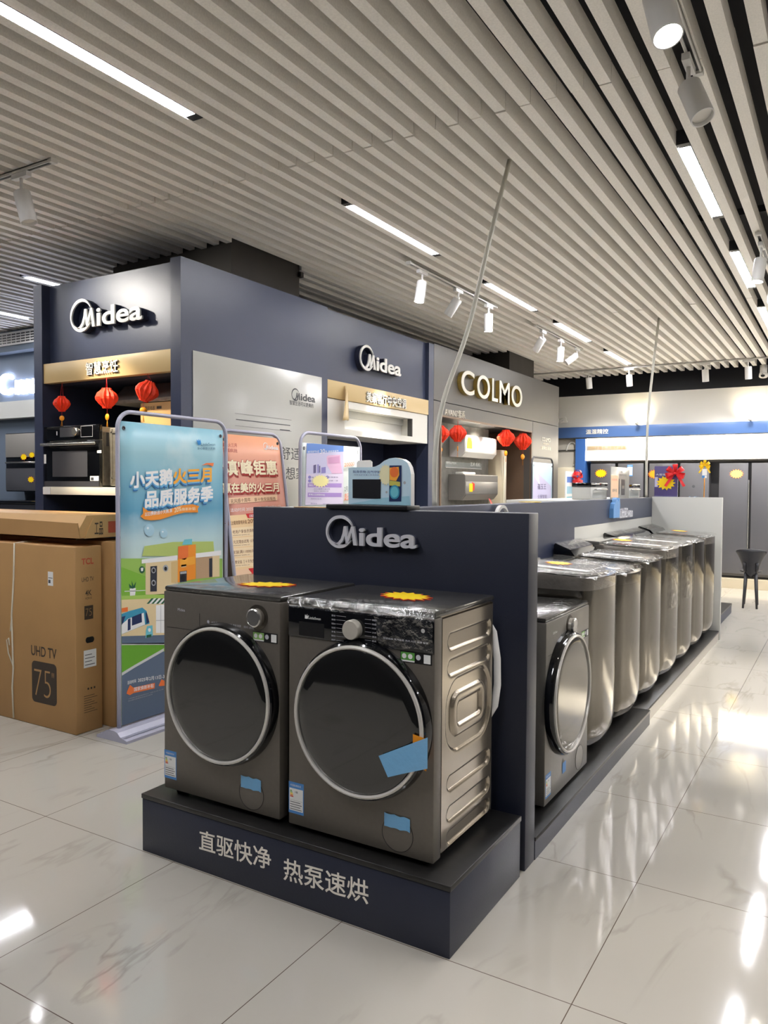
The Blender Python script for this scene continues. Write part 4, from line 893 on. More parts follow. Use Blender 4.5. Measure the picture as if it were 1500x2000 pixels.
# aisle plinths, wall and white end panel
t = thing('display_plinth', 'low dark plinth under the tall wall-side front loader and first top loaders', 'plinth', (-1.04, 4.12, 0))
g = G(); g.box(-.66, 0, -1.21, .86, 0, .074, 'plinth_blue'); g.obj('base', t)
g = G(); g.box(-.66, .003, -1.21, .86, .075, .092, 'plinth_mat', bev=.002); g.obj('top_mat', t)
t = thing('display_plinth', 'low pale-edged plinth under the farther top loaders', 'plinth', (-1.06, 6.55, 0))
g = G(); g.box(-.64, 0, -1.565, 1.565, 0, .074, 'plinth_light'); g.obj('base', t)
g = G(); g.box(-.64, .003, -1.565, 1.565, .075, .092, 'plinth_mat', bev=.002); g.obj('top_mat', t)
t = thing('display_wall', 'low navy wall with a white lower board behind the row of aisle washers', 'display wall', (-1.71, 5.5, 0))
g = G(); g.box(-.10, -.012, -2.59, 2.62, 0, 1.388, 'navy_edge', bev=.002); g.obj('core', t)
g = G(); g.box(-.011, 0, -2.59, 2.62, 1.195, 1.386, 'navy_wall'); g.box(-.011, 0, -2.59, .04, .10, 1.195, 'navy_wall'); g.obj('navy_board', t)  # lighter navy stands in for the light on this +X face
g = G(); g.box(-.011, -.001, .041, 2.62, .10, 1.194, 'grey_board'); g.obj('white_board', t)
g = G()
for (a, b) in ((0, .0), ):
    for dx, h, w in ((.0, .10, .05), (.045, .14, .055), (.095, .12, .05), (.14, .135, .05)):
        g.prism([(dx, -.03), (dx + w, -.03), (dx + w * 1.35, h * .55), (dx + w * 1.1, h), (dx + w * .55, h * .9), (dx + w * .15, h * .5)], (.0005, .99, 1.262), Y, Z, (.035 + dx * .01, 0, 0), 'swan_blue')
    g.prism([(.0, -.03), (.19, -.03), (.21, .05), (.0, .05)], (.0005, .99, 1.262), Y, Z, (.033, 0, 0), 'swan_blue')
g.obj('swan_emblem', t)
g = G(); put_text(g, 'LittleSwan', (.0005, 1.225, 1.222), Y, Z, .46, .085, 'grey_letter', .02, .03); g.obj('emblem_letters', t)
g = G(); midea_logo(g, (0.0005, -1.42, 1.29), Y, Z, .60, 'white_gloss', depth=.02, lift=.02); g.obj('logo_letters', t)
t = thing('end_panel', 'light grey upright panel closing the far end of the aisle washers', 'panel', (-1.38, 8.12, 0))
g = G(); g.box(-.33, .33, 0, .05, 0, 1.395, 'grey_board', bev=.002); g.obj('board', t)
t = thing('display_plinth', 'dark box plinth just beyond the light grey end panel', 'plinth', (-1.20, 9.05, 0))
g = G(); g.box(-.5, .03, -.85, .95, 0, .095, 'navy_edge'); g.obj('base', t)
g = G(); g.box(-.5, .034, -.854, .954, .096, .115, 'plinth_mat', bev=.002); g.obj('top_mat', t)
t = thing('display_shelf', 'white ledge running behind the top of the low navy wall', 'shelf', (-2.05, 6.9, 1.335))
g = G(); g.box(-.28, .235, -1.15, 1.25, 0, .05, 'white_panel', bev=.003); g.obj('board', t)
g = G()
for y in (-1.1, 0, 1.2): g.box(-.2, -.16, y - .02, y + .02, -1.335, -.001, 'white_panel')
g.obj('support', t)

# ================================================================== FRONT-LOADING WASHERS
def energy_label(g, o, u, v, w, h):
    o, u, v = Vector(o), Vector(u), Vector(v); n = u.cross(v)
    def r(a, b, c, d, m, k): g.faces([o + u * (a * w) + v * (c * h) + n * (.0004 * k), o + u * (b * w) + v * (c * h) + n * (.0004 * k), o + u * (b * w) + v * (d * h) + n * (.0004 * k), o + u * (a * w) + v * (d * h) + n * (.0004 * k)], [(0, 1, 2, 3)], m)
    r(0, 1, 0, 1, 'label_blue', 1); r(.05, .95, .09, .80, 'white_paper', 2)
    put_text(g, '中国能效标识', o + u * (.12 * w) + v * (.86 * h), u, v, .7 * w, .07 * h, 'white_paper', lift=.0009)
    for k, (c, wd) in enumerate((('label_green', .12), ('label_green_light', .15), ('sticker_yellow', .18), ('orange_paper', .2), ('sticker_red', .22))): r(.1, .1 + wd, .70 - k * .045, .733 - k * .045, c, 3)
    for k in range(4): r(.1, .88 - .1 * (k % 2), .13 + k * .075, .15 + k * .075, 'label_ink', 3)
    r(.08, .92, .42, .425, 'label_ink', 3)
    put_text(g, '1级', o + u * (.42 * w) + v * (.66 * h), u, v, .2 * w, .07 * h, 'label_ink', lift=.0012)
def rect3(g, o, u, v, w, h, m, lift=.0005):
    o, u, v = Vector(o), Vector(u), Vector(v); n = u.cross(v) * lift
    g.faces([o + n, o + u * w + n, o + u * w + v * h + n, o + v * h + n], [(0, 1, 2, 3)], m)
def groove_panel(g, x, y0, y1, z0, z1, m, grooves, oval=None, ny=64, nz=110, depth=.012):
    """pressed sheet side facing +X: horizontal rounded grooves (zc, half height) and an oval ring"""
    vs = []; fs = []
    def sm(t): t = max(0, min(1, t)); return t * t * (3 - 2 * t)
    def disp(y, z):
        d = 0
        for zc, hh in grooves:
            ya, yb = y0 + .045, y1 - .02
            rr = hh; yy = max(ya + rr - y, y - (yb - rr), 0); zz = abs(z - zc)
            e = math.hypot(yy, zz) if yy > 0 else zz
            d = min(d, -depth * sm((hh - e) / .010 + .3))
        if oval:
            yc, zc, ry, rz = oval
            def sd(ry, rz, cr):
                ay, az = abs(y - yc) - (ry - cr), abs(z - zc) - (rz - cr)
                # corners clipped top-left / bottom-right softly
                return math.hypot(max(ay, 0), max(az, 0)) + min(max(ay, az), 0) - cr
            a = sd(ry, rz, .10)
            d2 = -depth * .9 * sm(-a / .012 + .3) + depth * 1.1 * sm(-(a + .045) / .012 + .3) - depth * 1.2 * sm(-(a + .085) / .012 + .3)
            d = min(d, 0) + d2 if a < .02 else d
        return d
    for i in range(ny + 1):
        for j in range(nz + 1):
            y = y0 + (y1 - y0) * i / ny; z = z0 + (z1 - z0) * j / nz
            vs.append((x + disp(y, z), y, z))
    for i in range(ny):
        for j in range(nz):
            a = i * (nz + 1) + j; fs.append((a, a + nz + 1, a + nz + 2, a + 1))
    g.faces(vs, fs, m, True)
def washer(label, loc, rz, W, H, Dp, ring, R, style, front='titan_front'):
    """front faces local -Y, base corner origin at the middle of the front's lower edge"""
    t = thing('washing_machine', label, 'washing machine', loc, rz)
    w = W / 2; ft = .02
    g = G(); g.box(-w, w, .0, .055, ft, H - .02, front, bev=.006)
    g.box(-w + .002, w - .012, .055, Dp, ft + .01, H - .022, 'titan_side')
    g.obj('cabinet', t, smooth_angle=35)
    g = G(); groove_panel(g, w - .004, .062, Dp - .004, ft + .012, H - .03, 'titan_side', [(H - .115, .026), (H - .205, .026), (.245, .024), (.14, .024), (.06, .022)], (.062 + (Dp - .066) * .52, .47, .185, .125))
    g.box(w - .03, w - .006, Dp - .004, Dp, ft + .01, H - .025, 'titan_side'); g.obj('side_panel', t)
    g = G(); g.box(-w, w, .004, Dp + .004, H - .02, H, 'titan_top', bev=.008); g.obj('top_panel', t, smooth_angle=35)
    for sx in (-1, 1):
        for y in (.05, Dp - .05):
            g = G(); g.cyl((sx * (w - .05), y, 0), (sx * (w - .05), y, ft + .012), .022, 'black_rubber', n=16); g.obj('foot', t)
    # door
    cx, cz = ring
    d = G(); d.lathe([(R + .012, 0), (R + .012, .018), (R + .006, .034), (R, .038), (R - .004, .03), (R - .004, 0)], 'black_gloss', (cx, 0, cz), (0, -1, 0), 72); dr = d.obj('door', t, smooth_angle=35)
    d = G(); d.lathe([(R - .001, .036), (R - .002, .044), (R - .008, .047), (R - .013, .044), (R - .014, .036)], 'ring_silver', (cx, -.0005, cz), (0, -1, 0), 72); d.obj('door_ring', dr, smooth_angle=50)
    d = G()
    prof = [(R - .0145, .038), (R - .018, .0405), (R * .8, .0415), (R * .5, .0422), (R * .2, .0426), (0, .0427)]
    d.lathe(prof, 'door_mirror' if style == 'aisle' else 'door_glass', (cx, 0, cz), (0, -1, 0), 72); d.obj('door_glass', dr)
    U, V = X, Z
    # filter cover
    fx = w - .135; fz = .07 + ft
    g = G(); g.lathe([(.060, -.001), (.060, .0012), (.0585, .0012), (.0585, -.001)], 'black', (fx, 0, fz), (0, -1, 0), 48); fc = g.obj('filter_cover', t)
    g = G(); g.lathe([(.058, .0008), (0, .0008)], front, (fx, 0, fz), (0, -1, 0), 48); g.obj('filter_lid', fc)
    if style != 'aisle':
        g = G()
        vs = [(fx - .05 + .1 * i / 8, -.003 - .002 * math.sin(i * 1.7), fz + .018 + .045 * j + .0015 * math.sin(i * 2.1 + j)) for i in range(9) for j in range(2)]
        g.faces(vs, [(2 * i, 2 * i + 2, 2 * i + 3, 2 * i + 1) for i in range(8)], 'blue_tape', True); g.obj('blue_tape', t)
    g = G(); g.flat = True
    if style == 'aisle':
        energy_label(g, (-w + .01, 0, .05), U, V, .07, .105)
    else:
        energy_label(g, (-w + .002, 0, .062), U, V, .068, .115)
    g.obj('energy_label', t)
    # smart label below the panel
    g = G(); g.flat = True
    lx, lz = w - .128, H - .173
    rect3(g, (lx, 0, lz), U, V, .118, .037, 'black', .0006)
    rect3(g, (lx + .002, 0, lz + .003), U, V, .052, .031, 'label_green' if style == 'dial' else 'label_green_light', .001)
    rect3(g, (lx + .002, 0, lz + .003), U, V, .052, .005, 'white_paper', .0014)
    for q in (.015, .038):
        g.lathe([(.0085, .0015), (.007, .0015)], 'white_paper', (lx + q, 0, lz + .021), (0, -1, 0), 18)
    g.lathe([(.009, .0012), (.006, .0012)], 'grey_letter', (lx + .068, 0, lz + .021), (0, -1, 0), 18)
    rect3(g, (lx + .088, 0, lz + .004), U, V, .025, .029, 'white_paper', .001)
    g.obj('feature_sticker', t)
    if style == 'dial':      # black strip, big brushed dial, ring of programmes
        g = G(); g.box(-w + .002, w - .002, -.0035, .0, H - .135, H - .024, 'black_gloss', bev=.002); cp = g.obj('control_panel', t)
        kx, kz = 0 - .012, H - .083
        k = G(); k.lathe([(.034, 0), (.034, .022), (.031, .027), (0, .027)], 'silver_brushed', (kx, -.0035, kz), (0, -1, 0), 40); k.obj('knob', cp, smooth_angle=40)
        k = G(); k.flat = True
        progs = ['混合', '棉麻', '快洗15', '羽绒服', '羊毛', '筒自洁', '单烘干']
        for i in range(7):
            zz = H - .047 - i * .0142
            put_text(k, progs[i], (kx - .094, -.0035, zz), U, V, .017, .006, 'grey_letter', lift=.0005)
            put_text(k, ['智能洗', '除菌', '内衣', '大件', '漂洗', '脱水', '预约'][i], (kx + .073, -.0035, zz - .001), U, V, .017, .006, 'grey_letter', lift=.0005)
            a = .048 if 1 < i < 5 else .03
            rect3(k, (kx - .074, -.0035, zz + .003), U, V, .026 if 1 < i < 5 else .04, .0008, 'grey_letter', .0005); rect3(k, (kx + .044, -.0035, zz + .002), U, V, .026, .0008, 'grey_letter', .0005)
        k.obj('program_print', cp); k = G(); k.flat = True
        put_text(k, 'LittleSwan', (-w + .092, -.0035, H - .066), U, V, .053, .009, 'white_paper', lift=.0005)
        k.prism([(0, 0), (.012, 0), (.018, .014), (.011, .008), (.010, .017), (.006, .009), (.001, .015)], (-w + .076, -.004, H - .066), U, V, (0, -.0003, 0), 'white_paper')
        k.obj('logo_print', cp); k = G(); k.flat = True
        put_text(k, '智能投放 蒸汽除菌 洗烘 时间 转速 童锁', (.105, -.0035, H - .104), U, V, .17, .0065, 'grey_letter', lift=.0005)
        k.lathe([(.007, .0008), (.0058, .0008)], 'white_paper', (w - .042, -.0035, H - .062), (0, -1, 0), 18)
        k.obj('touch_print', cp); k = G(); rect3(k, (-w + .05, -.0035, H - .128), U, V, .11, .05, 'black', .0003); k.obj('drawer', cp)
        # loose protective film over the display end
        f = G(); nx, nz_ = 14, 6
        vs = [(.075 + (w - .079) * i / nx + .02 * (1 - j / nz_) * (1 - i / nx), -.006 - .006 * abs(math.sin(i * .9 + j * 1.3)) - .004 * (1 - i / nx), H - .128 + .098 * j / nz_ - .006 * math.sin(i * .5)) for i in range(nx + 1) for j in range(nz_ + 1)]
        f.faces(vs, [(i * (nz_ + 1) + j, (i + 1) * (nz_ + 1) + j, (i + 1) * (nz_ + 1) + j + 1, i * (nz_ + 1) + j + 1) for i in range(nx) for j in range(nz_)], 'film', True); f.obj('plastic_film', t)
        f = G()
        vs = [(-w + W * i / 20, -.010 - .002 * math.sin(i * 2.1), H - .03 + .0) if j == 0 else ((-w + W * i / 20, -.004, H + .003 + .003 * abs(math.sin(i * 1.9))) if j == 1 else (-w + W * i / 20, .05, H + .002 + .002 * abs(math.sin(i * 1.3)))) for i in range(21) for j in range(3)]
        f.faces(vs, [(i * 3 + j, (i + 1) * 3 + j, (i + 1) * 3 + j + 1, i * 3 + j + 1) for i in range(20) for j in range(2)], 'film', True); f.obj('plastic_wrap', t)
    else:
        kx, kz = (w - .103, H - .082) if style == 'plain' else (.0, H - .075)
        k = G(); k.lathe([(.047, 0), (.047, .003), (.043, .004)], 'titan', (kx, 0, kz), (0, -1, 0), 40); k.lathe([(.033, .003), (.033, .026), (.030, .030), (.028, .030), (.026, .027), (0, .027)], 'titan_front' if style == 'plain' else 'silver_brushed', (kx, 0, kz), (0, -1, 0), 40); k.lathe([(.0345, .018), (.0345, .028), (.030, .031), (.029, .030)], 'silver', (kx, 0, kz), (0, -1, 0), 40); k.obj('knob', t, smooth_angle=40)
        k = G(); k.flat = True
        if style == 'plain':
            put_text(k, 'Midea', (-w + .08, 0, H - .095), U, V, .04, .011, 'grey_letter', lift=.0005)
            k.obj('logo_print', t); k = G(); k.flat = True
            put_text(k, '电源 混合洗 快洗15 单洗 单烘 除菌', (-w + .262, 0, H - .128), U, V, .15, .008, 'grey_letter', lift=.0005); put_text(k, '预约 启动', (-w + .425, 0, H - .13), U, V, .05, .009, 'grey_letter', lift=.0005)
            k.lathe([(.006, .0008), (.0048, .0008)], 'grey_letter', (-w + .245, 0, H - .123), (0, -1, 0), 18)
        else:
            put_text(k, 'LittleSwan', (-w + .085, 0, H - .082), U, V, .055, .012, 'white_paper', lift=.0005)
        k.obj('panel_print', t)
        k = G(); k.box(-w + .198, -w + .1995, -.0006, .001, H - .165, H - .095, 'black'); k.box(-w + .02, -w + .1995, -.0006, .001, H - .1655, H - .164, 'black'); k.obj('drawer', t)
        f = G()
        vs = [(-w + W * i / 20, (.0, .06, .12)[j] - .003 * (j == 0), H + (-.012, .003, .002)[j] + .003 * abs(math.sin(i * 1.7 + j))) for i in range(21) for j in range(3)]
        f.faces(vs, [(i * 3 + j, (i + 1) * 3 + j, (i + 1) * 3 + j + 1, i * 3 + j + 1) for i in range(20) for j in range(2)], 'film', True); f.obj('plastic_wrap', t)
    return t
mA = washer('dark front-loading washer on the left of the lettered plinth, plain panel with small knob', (-2.067, 2.205, PZ), 0, .598, .845, .50, (.022, .452), .262, 'plain')
mB = washer('dark front-loading washer with a big silver dial and blue tape on its door', (-1.430, 2.205, PZ), 0, .595, .845, .485, (.020, .455), .26, 'dial')
# tape, tag and hose of the second washer
g = G(); vs = []
for i in range(9):
    s = i / 8
    for j in range(2):
        x = .121 + .175 * s + .04 * (1 - j) * (1 - s) * .9; z = (.363 if j else .299) + s * (.094 if j else .058)
        vs.append((x + .008 * s, -.056 + .002 * math.sin(s * 5), z))
g.faces(vs, [(2 * i, 2 * i + 2, 2 * i + 3, 2 * i + 1) for i in range(8)], 'blue_tape', True); g.obj('blue_tape', mB)
g = G(); g.faces([(.246, -.050, .456), (.296, -.050, .448), (.296, -.050, .344), (.246, -.050, .36)], [(0, 3, 2, 1)], 'orange_paper'); g.obj('orange_tag', mB)
g = G(); hp = [(.262, .500, .74), (.285, .508, .70), (.300, .512, .60), (.302, .512, .50), (.292, .510, .42), (.265, .50, .37)]
g.tube(hp, .014, 'lamp_white', 12); g.obj('drain_hose', mB)
mC = washer('grey front-loading washer facing the aisle, its mirror door catching the floor', (-1.09, 3.475, .092), PI / 2, .63, .835, .58, (-.055, .462), .266, 'aisle', front='aisle_front')
g = G(); g.box(-.318, -.3155, .06, .20, .36, .62, 'blue_film'); g.obj('blue_film', mC)
g = G(); rect3(g, (.02 - .1, 0, .09), X, Z, .05, .05, 'label_blue', .002); g.obj('loose_sticker', mC)

# ================================================================== TOP-LOADING WASHERS IN THE AISLE
def outline(W, D, bulge, r, n=14):
    """plan outline, front toward -Y bulged"""
    pts = []
    for i in range(n + 1):
        a = -1 + 2 * i / n; pts.append((a * (W / 2 - r), -bulge * (1 - a * a)))
    # rounded front corners to the sides
    right = [(W / 2 - r + r * math.sin(b), r - r * math.cos(b)) for b in [PI / 2 * k / 5 for k in range(1, 6)]]
    left = [(-x, y) for x, y in right[::-1]]
    return left + pts + right + [(W / 2, D), (-W / 2, D)]
def top_loader(label, y, W, H, D, console=0.0, chrome=True, sticker=None, manual=True, xf=-1.10, lidtilt=.03):
    t = thing('washing_machine', label, 'washing machine', (xf, y, .092), PI / 2)
    O = outline(W, D, .032, .075)
    g = G(); n = len(O)
    levels = [(.045, .90, .05), (.06, .955, .03), (.11, .99, .008), (.17, 1, 0), (H - .075, 1, 0)]
    vs = []
    for z, k, back in levels:
        for (px, py) in O: vs.append((px * (1 - (1 - k) * .5), py + (back if py < D * .6 else 0), z))
    fs = [(l * n + i, l * n + (i + 1) % n, (l + 1) * n + (i + 1) % n, (l + 1) * n + i) for l in range(len(levels) - 1) for i in range(n)]
    fs += [tuple(range(n))[::-1], tuple((len(levels) - 1) * n + i for i in range(n))]
    g.faces(vs, fs, 'drum_metal', True); g.obj('cabinet', t, smooth_angle=50)
    # top collar rising to the back
    g = G(); vs = []
    def zt(py, e): return H - .012 + e + lidtilt * max(0, py) / D
    for k, (sc, e0) in enumerate(((1.0, -.06), (1.004, -.02), (.985, 0))):
        for (px, py) in O:
            vs.append((px * sc, py * (sc if py < 0 else 1), (H - .0745) if k == 0 else zt(py, e0)))
    fs = [(l * n + i, l * n + (i + 1) % n, (l + 1) * n + (i + 1) % n, (l + 1) * n + i) for l in range(2) for i in range(n)] + [tuple(2 * n + i for i in range(n))]
    g.faces(vs, fs, 'drum_top' if not chrome else 'drum_metal', True); g.obj('top_rim', t, smooth_angle=50)
    g = G(); wl = W * .43
    lid = [(-wl, .10), (-wl * .86, .045), (-wl * .4, .012), (wl * .4, .012), (wl * .86, .045), (wl, .10), (wl, D * .74), (-wl, D * .74)]
    vs = [(a, b, zt(b, .003)) for a, b in lid] + [(a * .985, b * .99 + .004, zt(b, .013)) for a, b in lid]
    g.faces(vs, [tuple(range(8))[::-1], tuple(range(8, 16))] + [(i, (i + 1) % 8, 8 + (i + 1) % 8, 8 + i) for i in range(8)], 'lid_glass'); ld = g.obj('lid', t)
    if manual:
        g = G(); zz = lambda b: zt(b, .0150)
        g.faces([(-.12, .07, zz(.07)), (-.05, .06, zz(.06)), (-.03, D * .62, zz(D * .62)), (-.12, D * .63, zz(D * .63))], [(0, 1, 2, 3)], 'white_paper'); o = g.obj('instruction_label', ld)
    g = G(); nx, ny = 16, 12                # crumpled protective film over the lid and the front lip
    vs = [((-.49 + .98 * i / nx) * W * (1 - .10 * (j == 0)), -.02 + (D * .72) * j / ny + .006 * math.sin(i * 1.3), zt(D * .72 * j / ny, .020 + .004 * math.sin(i * 1.7 + j * 2.3 + y * 9)) - (.012 if j == 0 else 0) - (.014 if i in (0, nx) else 0)) for i in range(nx + 1) for j in range(ny + 1)]
    g.faces(vs, [(i * (ny + 1) + j, (i + 1) * (ny + 1) + j, (i + 1) * (ny + 1) + j + 1, i * (ny + 1) + j + 1) for i in range(nx) for j in range(ny)], 'film', True); g.obj('plastic_wrap', t)
    # console at the back
    if console:
        g = G(); a, b = D * .76, D
        pr = [(a, zt(a, .0)), (a + .03, zt(a, console * .55)), (b - .01, zt(b, console)), (b, zt(b, console * .8)), (b, zt(b, -.02)), (a, zt(a, -.02))]
        g.prism(pr, (-W / 2 + .01, 0, 0), Y, Z, (W - .02, 0, 0), 'black_gloss')
        g.obj('control_panel', t)
        g = G(); vs = [(-W / 2 + .01 + (W - .02) * i / 12, pr[1][0] + (pr[2][0] - pr[1][0]) * j, pr[1][1] + (pr[2][1] - pr[1][1]) * j + .004 + .004 * abs(math.sin(i * 1.4))) for i in range(13) for j in (0, 1)]
        g.faces(vs, [(2 * i, 2 * i + 2, 2 * i + 3, 2 * i + 1) for i in range(12)], 'film', True); g.obj('plastic_wrap', t)
    else:
        g = G(); a, b = D * .77, D - .01
        vs = [(s * (W / 2 - .02), q, zt(q, e)) for q in (a, b) for s in (-1, 1) for e in (.002, .02)]
        g.faces(vs, [(0, 1, 3, 2), (4, 6, 7, 5), (0, 4, 5, 1), (2, 3, 7, 6), (1, 5, 7, 3)], 'lid_glass'); g.obj('control_panel', t)
    for sx in (-1, 1):
        for yy in (.09, D - .06):
            g = G(); g.cyl((sx * (W / 2 - .07), yy, 0), (sx * (W / 2 - .07), yy, .05), .024, 'fridge_grey', n=14); g.obj('foot', t)
    if sticker:
        g = G(); ph = PI / 2
        c = (sticker[0], sticker[1], zt(sticker[1], .027)); uu = Vector((1, 0, 0)); vv = Vector((0, 1, lidtilt / D)).normalized()
        starburst(g, c, uu, vv, .085, .075, .001, 13); g.obj('price_sticker', t)
    return t
tl = [
 ('nearest top-loading washer, next to the mirror-door front loader', 4.13, .575, .945, .60, 0, False, (.03, .27), True),
 ('shorter top-loading washer with pale rim, second top loader along the aisle', 4.735, .55, .905, .56, 0, True, None, True),
 ('third top-loading washer along the aisle, with a raised black rear console', 5.33, .575, .925, .60, .075, True, None, True),
 ('fourth top-loading washer along the aisle, wide and flat-topped with a blue film on its front', 5.945, .60, .965, .60, 0, False, (-.02, .36), True),
 ('fifth top-loading washer along the aisle, film sheet on its front', 6.555, .575, .955, .60, .055, True, None, True),
 ('sixth top-loading washer along the aisle, second last of the row', 7.145, .565, .945, .60, .06, True, None, False),
 ('last top-loading washer of the aisle, against the light grey end panel', 7.77, .60, .955, .60, .06, False, (.0, .28), False)]
TL = []
for a in tl:
    t = top_loader(*a); t['group'] = 'top loading washers along the aisle'; TL.append(t)
for t in (TL[3], TL[4]):
    g = G(); vs = [(-.17 + .3 * i / 8, -.036 + .028 * ((-.17 + .3 * i / 8) / .25) ** 2 - .004 - .002 * math.sin(i * 2 + j), .52 + .33 * j / 5 + .01 * math.sin(i)) for i in range(9) for j in range(6)]
    g.faces(vs, [(i * 6 + j, (i + 1) * 6 + j, (i + 1) * 6 + j + 1, i * 6 + j + 1) for i in range(8) for j in range(5)], 'film', True); g.obj('plastic_film', t)

# yellow price stars lying on the two front washers
g = G(); starburst(g, (0, 0, 0), X, Y, .125, .085, .002, 15); o = g.obj('price_card'); o.location = (-1.39, 2.47, PZ + .8462); o.rotation_euler = (0, 0, -.5)
tag(o, 'yellow star-shaped price card with red tips on the big-dial washer', 'price card')
g = G(); starburst(g, (0, 0, 0), X, Y, .125, .08, .002, 15); o = g.obj('price_card'); o.location = (-2.03, 2.45, PZ + .8462); o.rotation_euler = (0, 0, .35)
tag(o, 'yellow star-shaped price card on the plain-panel washer at the left', 'price card')

# ================================================================== CARTONS AT THE LEFT
t = thing('television_carton', 'tall brown television carton with a big number on it, at the left', 'carton', (-4.80, 2.94, 0))
g = G(); g.box(-.95, .912, 0, .19, 0, 1.118, 'carton', bev=.006)
g.obj('box', t)
g = G(); g.flat = True
F = (-4.80, 0)
def ct(s, x, z, w, h, m='carton_ink', bold=0.0): put_text(g, s, (x, -.0006, z), X, Z, w, h, m, bold, lift=.0004)
def rr(x0, x1, z0, z1, r, y, m):
    pts = []
    for cx, cz, a0 in ((x1 - r, z1 - r, 0), (x0 + r, z1 - r, 90), (x0 + r, z0 + r, 180), (x1 - r, z0 + r, 270)):
        pts += [(cx + r * math.cos(math.radians(a0 + 15 * k)), y, cz + r * math.sin(math.radians(a0 + 15 * k))) for k in range(7)]
    g.faces(pts, [tuple(range(len(pts)))], m)
g.obj_ = None
ct('UHD TV', .49, .432, .245, .062, 'carton_ink', .012)
g.obj('words_print', t); g = G(); g.flat = True
rr(.495, .735, .145, .40, .03, -.0008, 'carton_ink')
put_text(g, '75', (.518, -.0012, .185), X, Z, .16, .165, 'carton', -.022); put_text(g, '"', (.69, -.0012, .315), X, Z, .02, .03, 'carton', -.01)
g.obj('size_print', t); g = G(); g.flat = True
rect3(g, (.66, -.0006, .875), X, Z, .05, .085, 'white_paper'); rect3(g, (.665, -.001, .89), X, Z, .02, .02, 'label_ink'); rect3(g, (.665, -.001, .92), X, Z, .04, .004, 'label_ink')
g.obj('shipping_label', t)
g = G(); g.flat = True; xe = .9126
def ce(s, y, z, w, h, m='carton_ink', bold=0.0): put_text(g, s, (xe, y, z), Y, Z, w, h, m, bold)
ce('TCL', .045, 1.01, .085, .038, 'carton_red', .03); g.obj('brand_print', t); g = G(); g.flat = True; ce('UHD TV', .045, .908, .085, .026); ce('4K', .07, .822, .045, .034, bold=.01); ce('HDR10', .07, .80, .045, .014, 'carton_ink')
g.obj('words_print', t); g = G(); g.flat = True; rect3(g, (xe, .062, .68), Y, Z, .062, .082, 'carton_ink'); put_text(g, '75', (xe + .001, .07, .70), Y, Z, .044, .045, 'carton', -.02)
g.obj('size_print', t); g = G(); g.flat = True
rect3(g, (xe, .055, .39), Y, Z, .09, .105, 'white_paper')
for k in range(4): rect3(g, (xe + .0008, .063, .405 + k * .02), Y, Z, .07 - .02 * (k % 2), .004, 'label_ink')
g.obj('shipping_label', t); g = G(); g.flat = True
for k in range(8): rect3(g, (xe, .055, .12 + k * .014), Y, Z, .095 - .02 * (k % 3), .003, 'carton_ink')
for k in range(3): rect3(g, (xe, .08 + k * .022, .255), Y, Z, .012, .012, 'carton_ink')
g.obj('handling_print', t)
g = G(); g.prism([(.015 * math.cos(a) + (.03 if math.cos(a) > 0 else 0), .018 * math.sin(a)) for a in [2 * PI * k / 20 for k in range(20)]], (xe - .001, .085, .555), Y, Z, (.0016, 0, 0), 'black'); g.obj('hand_hole', t)
g = G(); g.tube([(.33, .19, 1.121), (.335, .06, 1.122), (.335, -.003, 1.118), (.325, -.004, .9), (.30, -.004, .66), (.302, -.005, .63), (.31, -.005, .40), (.315, -.006, .33), (.30, -.005, .2), (.31, -.004, .01)], .0055, 'strap', 6)
g.tube([(.302, -.006, .64), (.29, -.008, .56)], .004, 'strap', 6); g.tube([(.315, -.007, .34), (.27, -.010, .42), (.255, -.010, .50), (.275, -.010, .515), (.28, -.008, .47)], .004, 'strap', 6); g.obj('strap', t)
t = thing('television_carton', 'second brown television carton standing right behind the numbered one', 'carton', (-4.80, 3.16, 0))
g = G(); g.box(-.95, .99, 0, .21, 0, 1.14, 'carton', bev=.006); g.obj('box', t)
g = G(); g.flat = True
for z, h in ((.62, .06), (.52, .05), (.15, .05)): rect3(g, (.9906, .05, z), Y, Z, .08, h, 'white_paper')
rect3(g, (.9906, .04, .32), Y, Z, .11, .04, 'carton_ink')
g.obj('end_print', t)
g = G(); g.tube([(.60, .21, 1.143), (.62, .1, 1.145), (.64, -.003, 1.14)], .005, 'strap', 6); g.obj('strap', t)
t = thing('flat_carton', 'light flat carton with flaps lying across the television cartons', 'carton', (-4.7, 2.97, 1.146))
g = G()
g.prism([(.0, 0), (.42, 0), (.42, .135), (.05, .135), (.0, .06)], (-.95, .02, .02), Y, Z, (1.74, 0, 0), 'carton_light')
g.prism([(0, .0), (1.68, 0), (1.80, .0), (1.80, .115), (1.74, .137), (0, .137)], (-.95, .44, .02), X, Z, (0, .02, 0), 'carton_light'); g.obj('box', t)
g = G(); g.prism([(-.95, .0), (.80, .0), (.78, .09), (-.95, .115)], (0, .012, .02), X, Z, (0, .006, 0), 'carton'); g.prism([(0, 0), (.40, .0), (.40, .12), (.06, .12)], (.792, .05, .018), Y, Z, (.006, 0, 0), 'carton_light'); g.obj('flap', t)
g = G(); g.flat = True; put_text(g, '工品', (.7985, .12, .035), Y, Z, .06, .08, 'carton_ink', .01, lift=.0008)
g.obj('words_print', t); g = G(); g.flat = True
for k in range(2): rect3(g, (.7985, .22 + .09 * k, .045), Y, Z, .06, .07, 'carton_red', .0008)
g.obj('code_print', t); g = G(); g.flat = True
put_text(g, 'Hisense', (-.9, .011, .05), X, Z, .45, .06, 'carton_red', .01, lift=.0008); g.obj('brand_print', t)

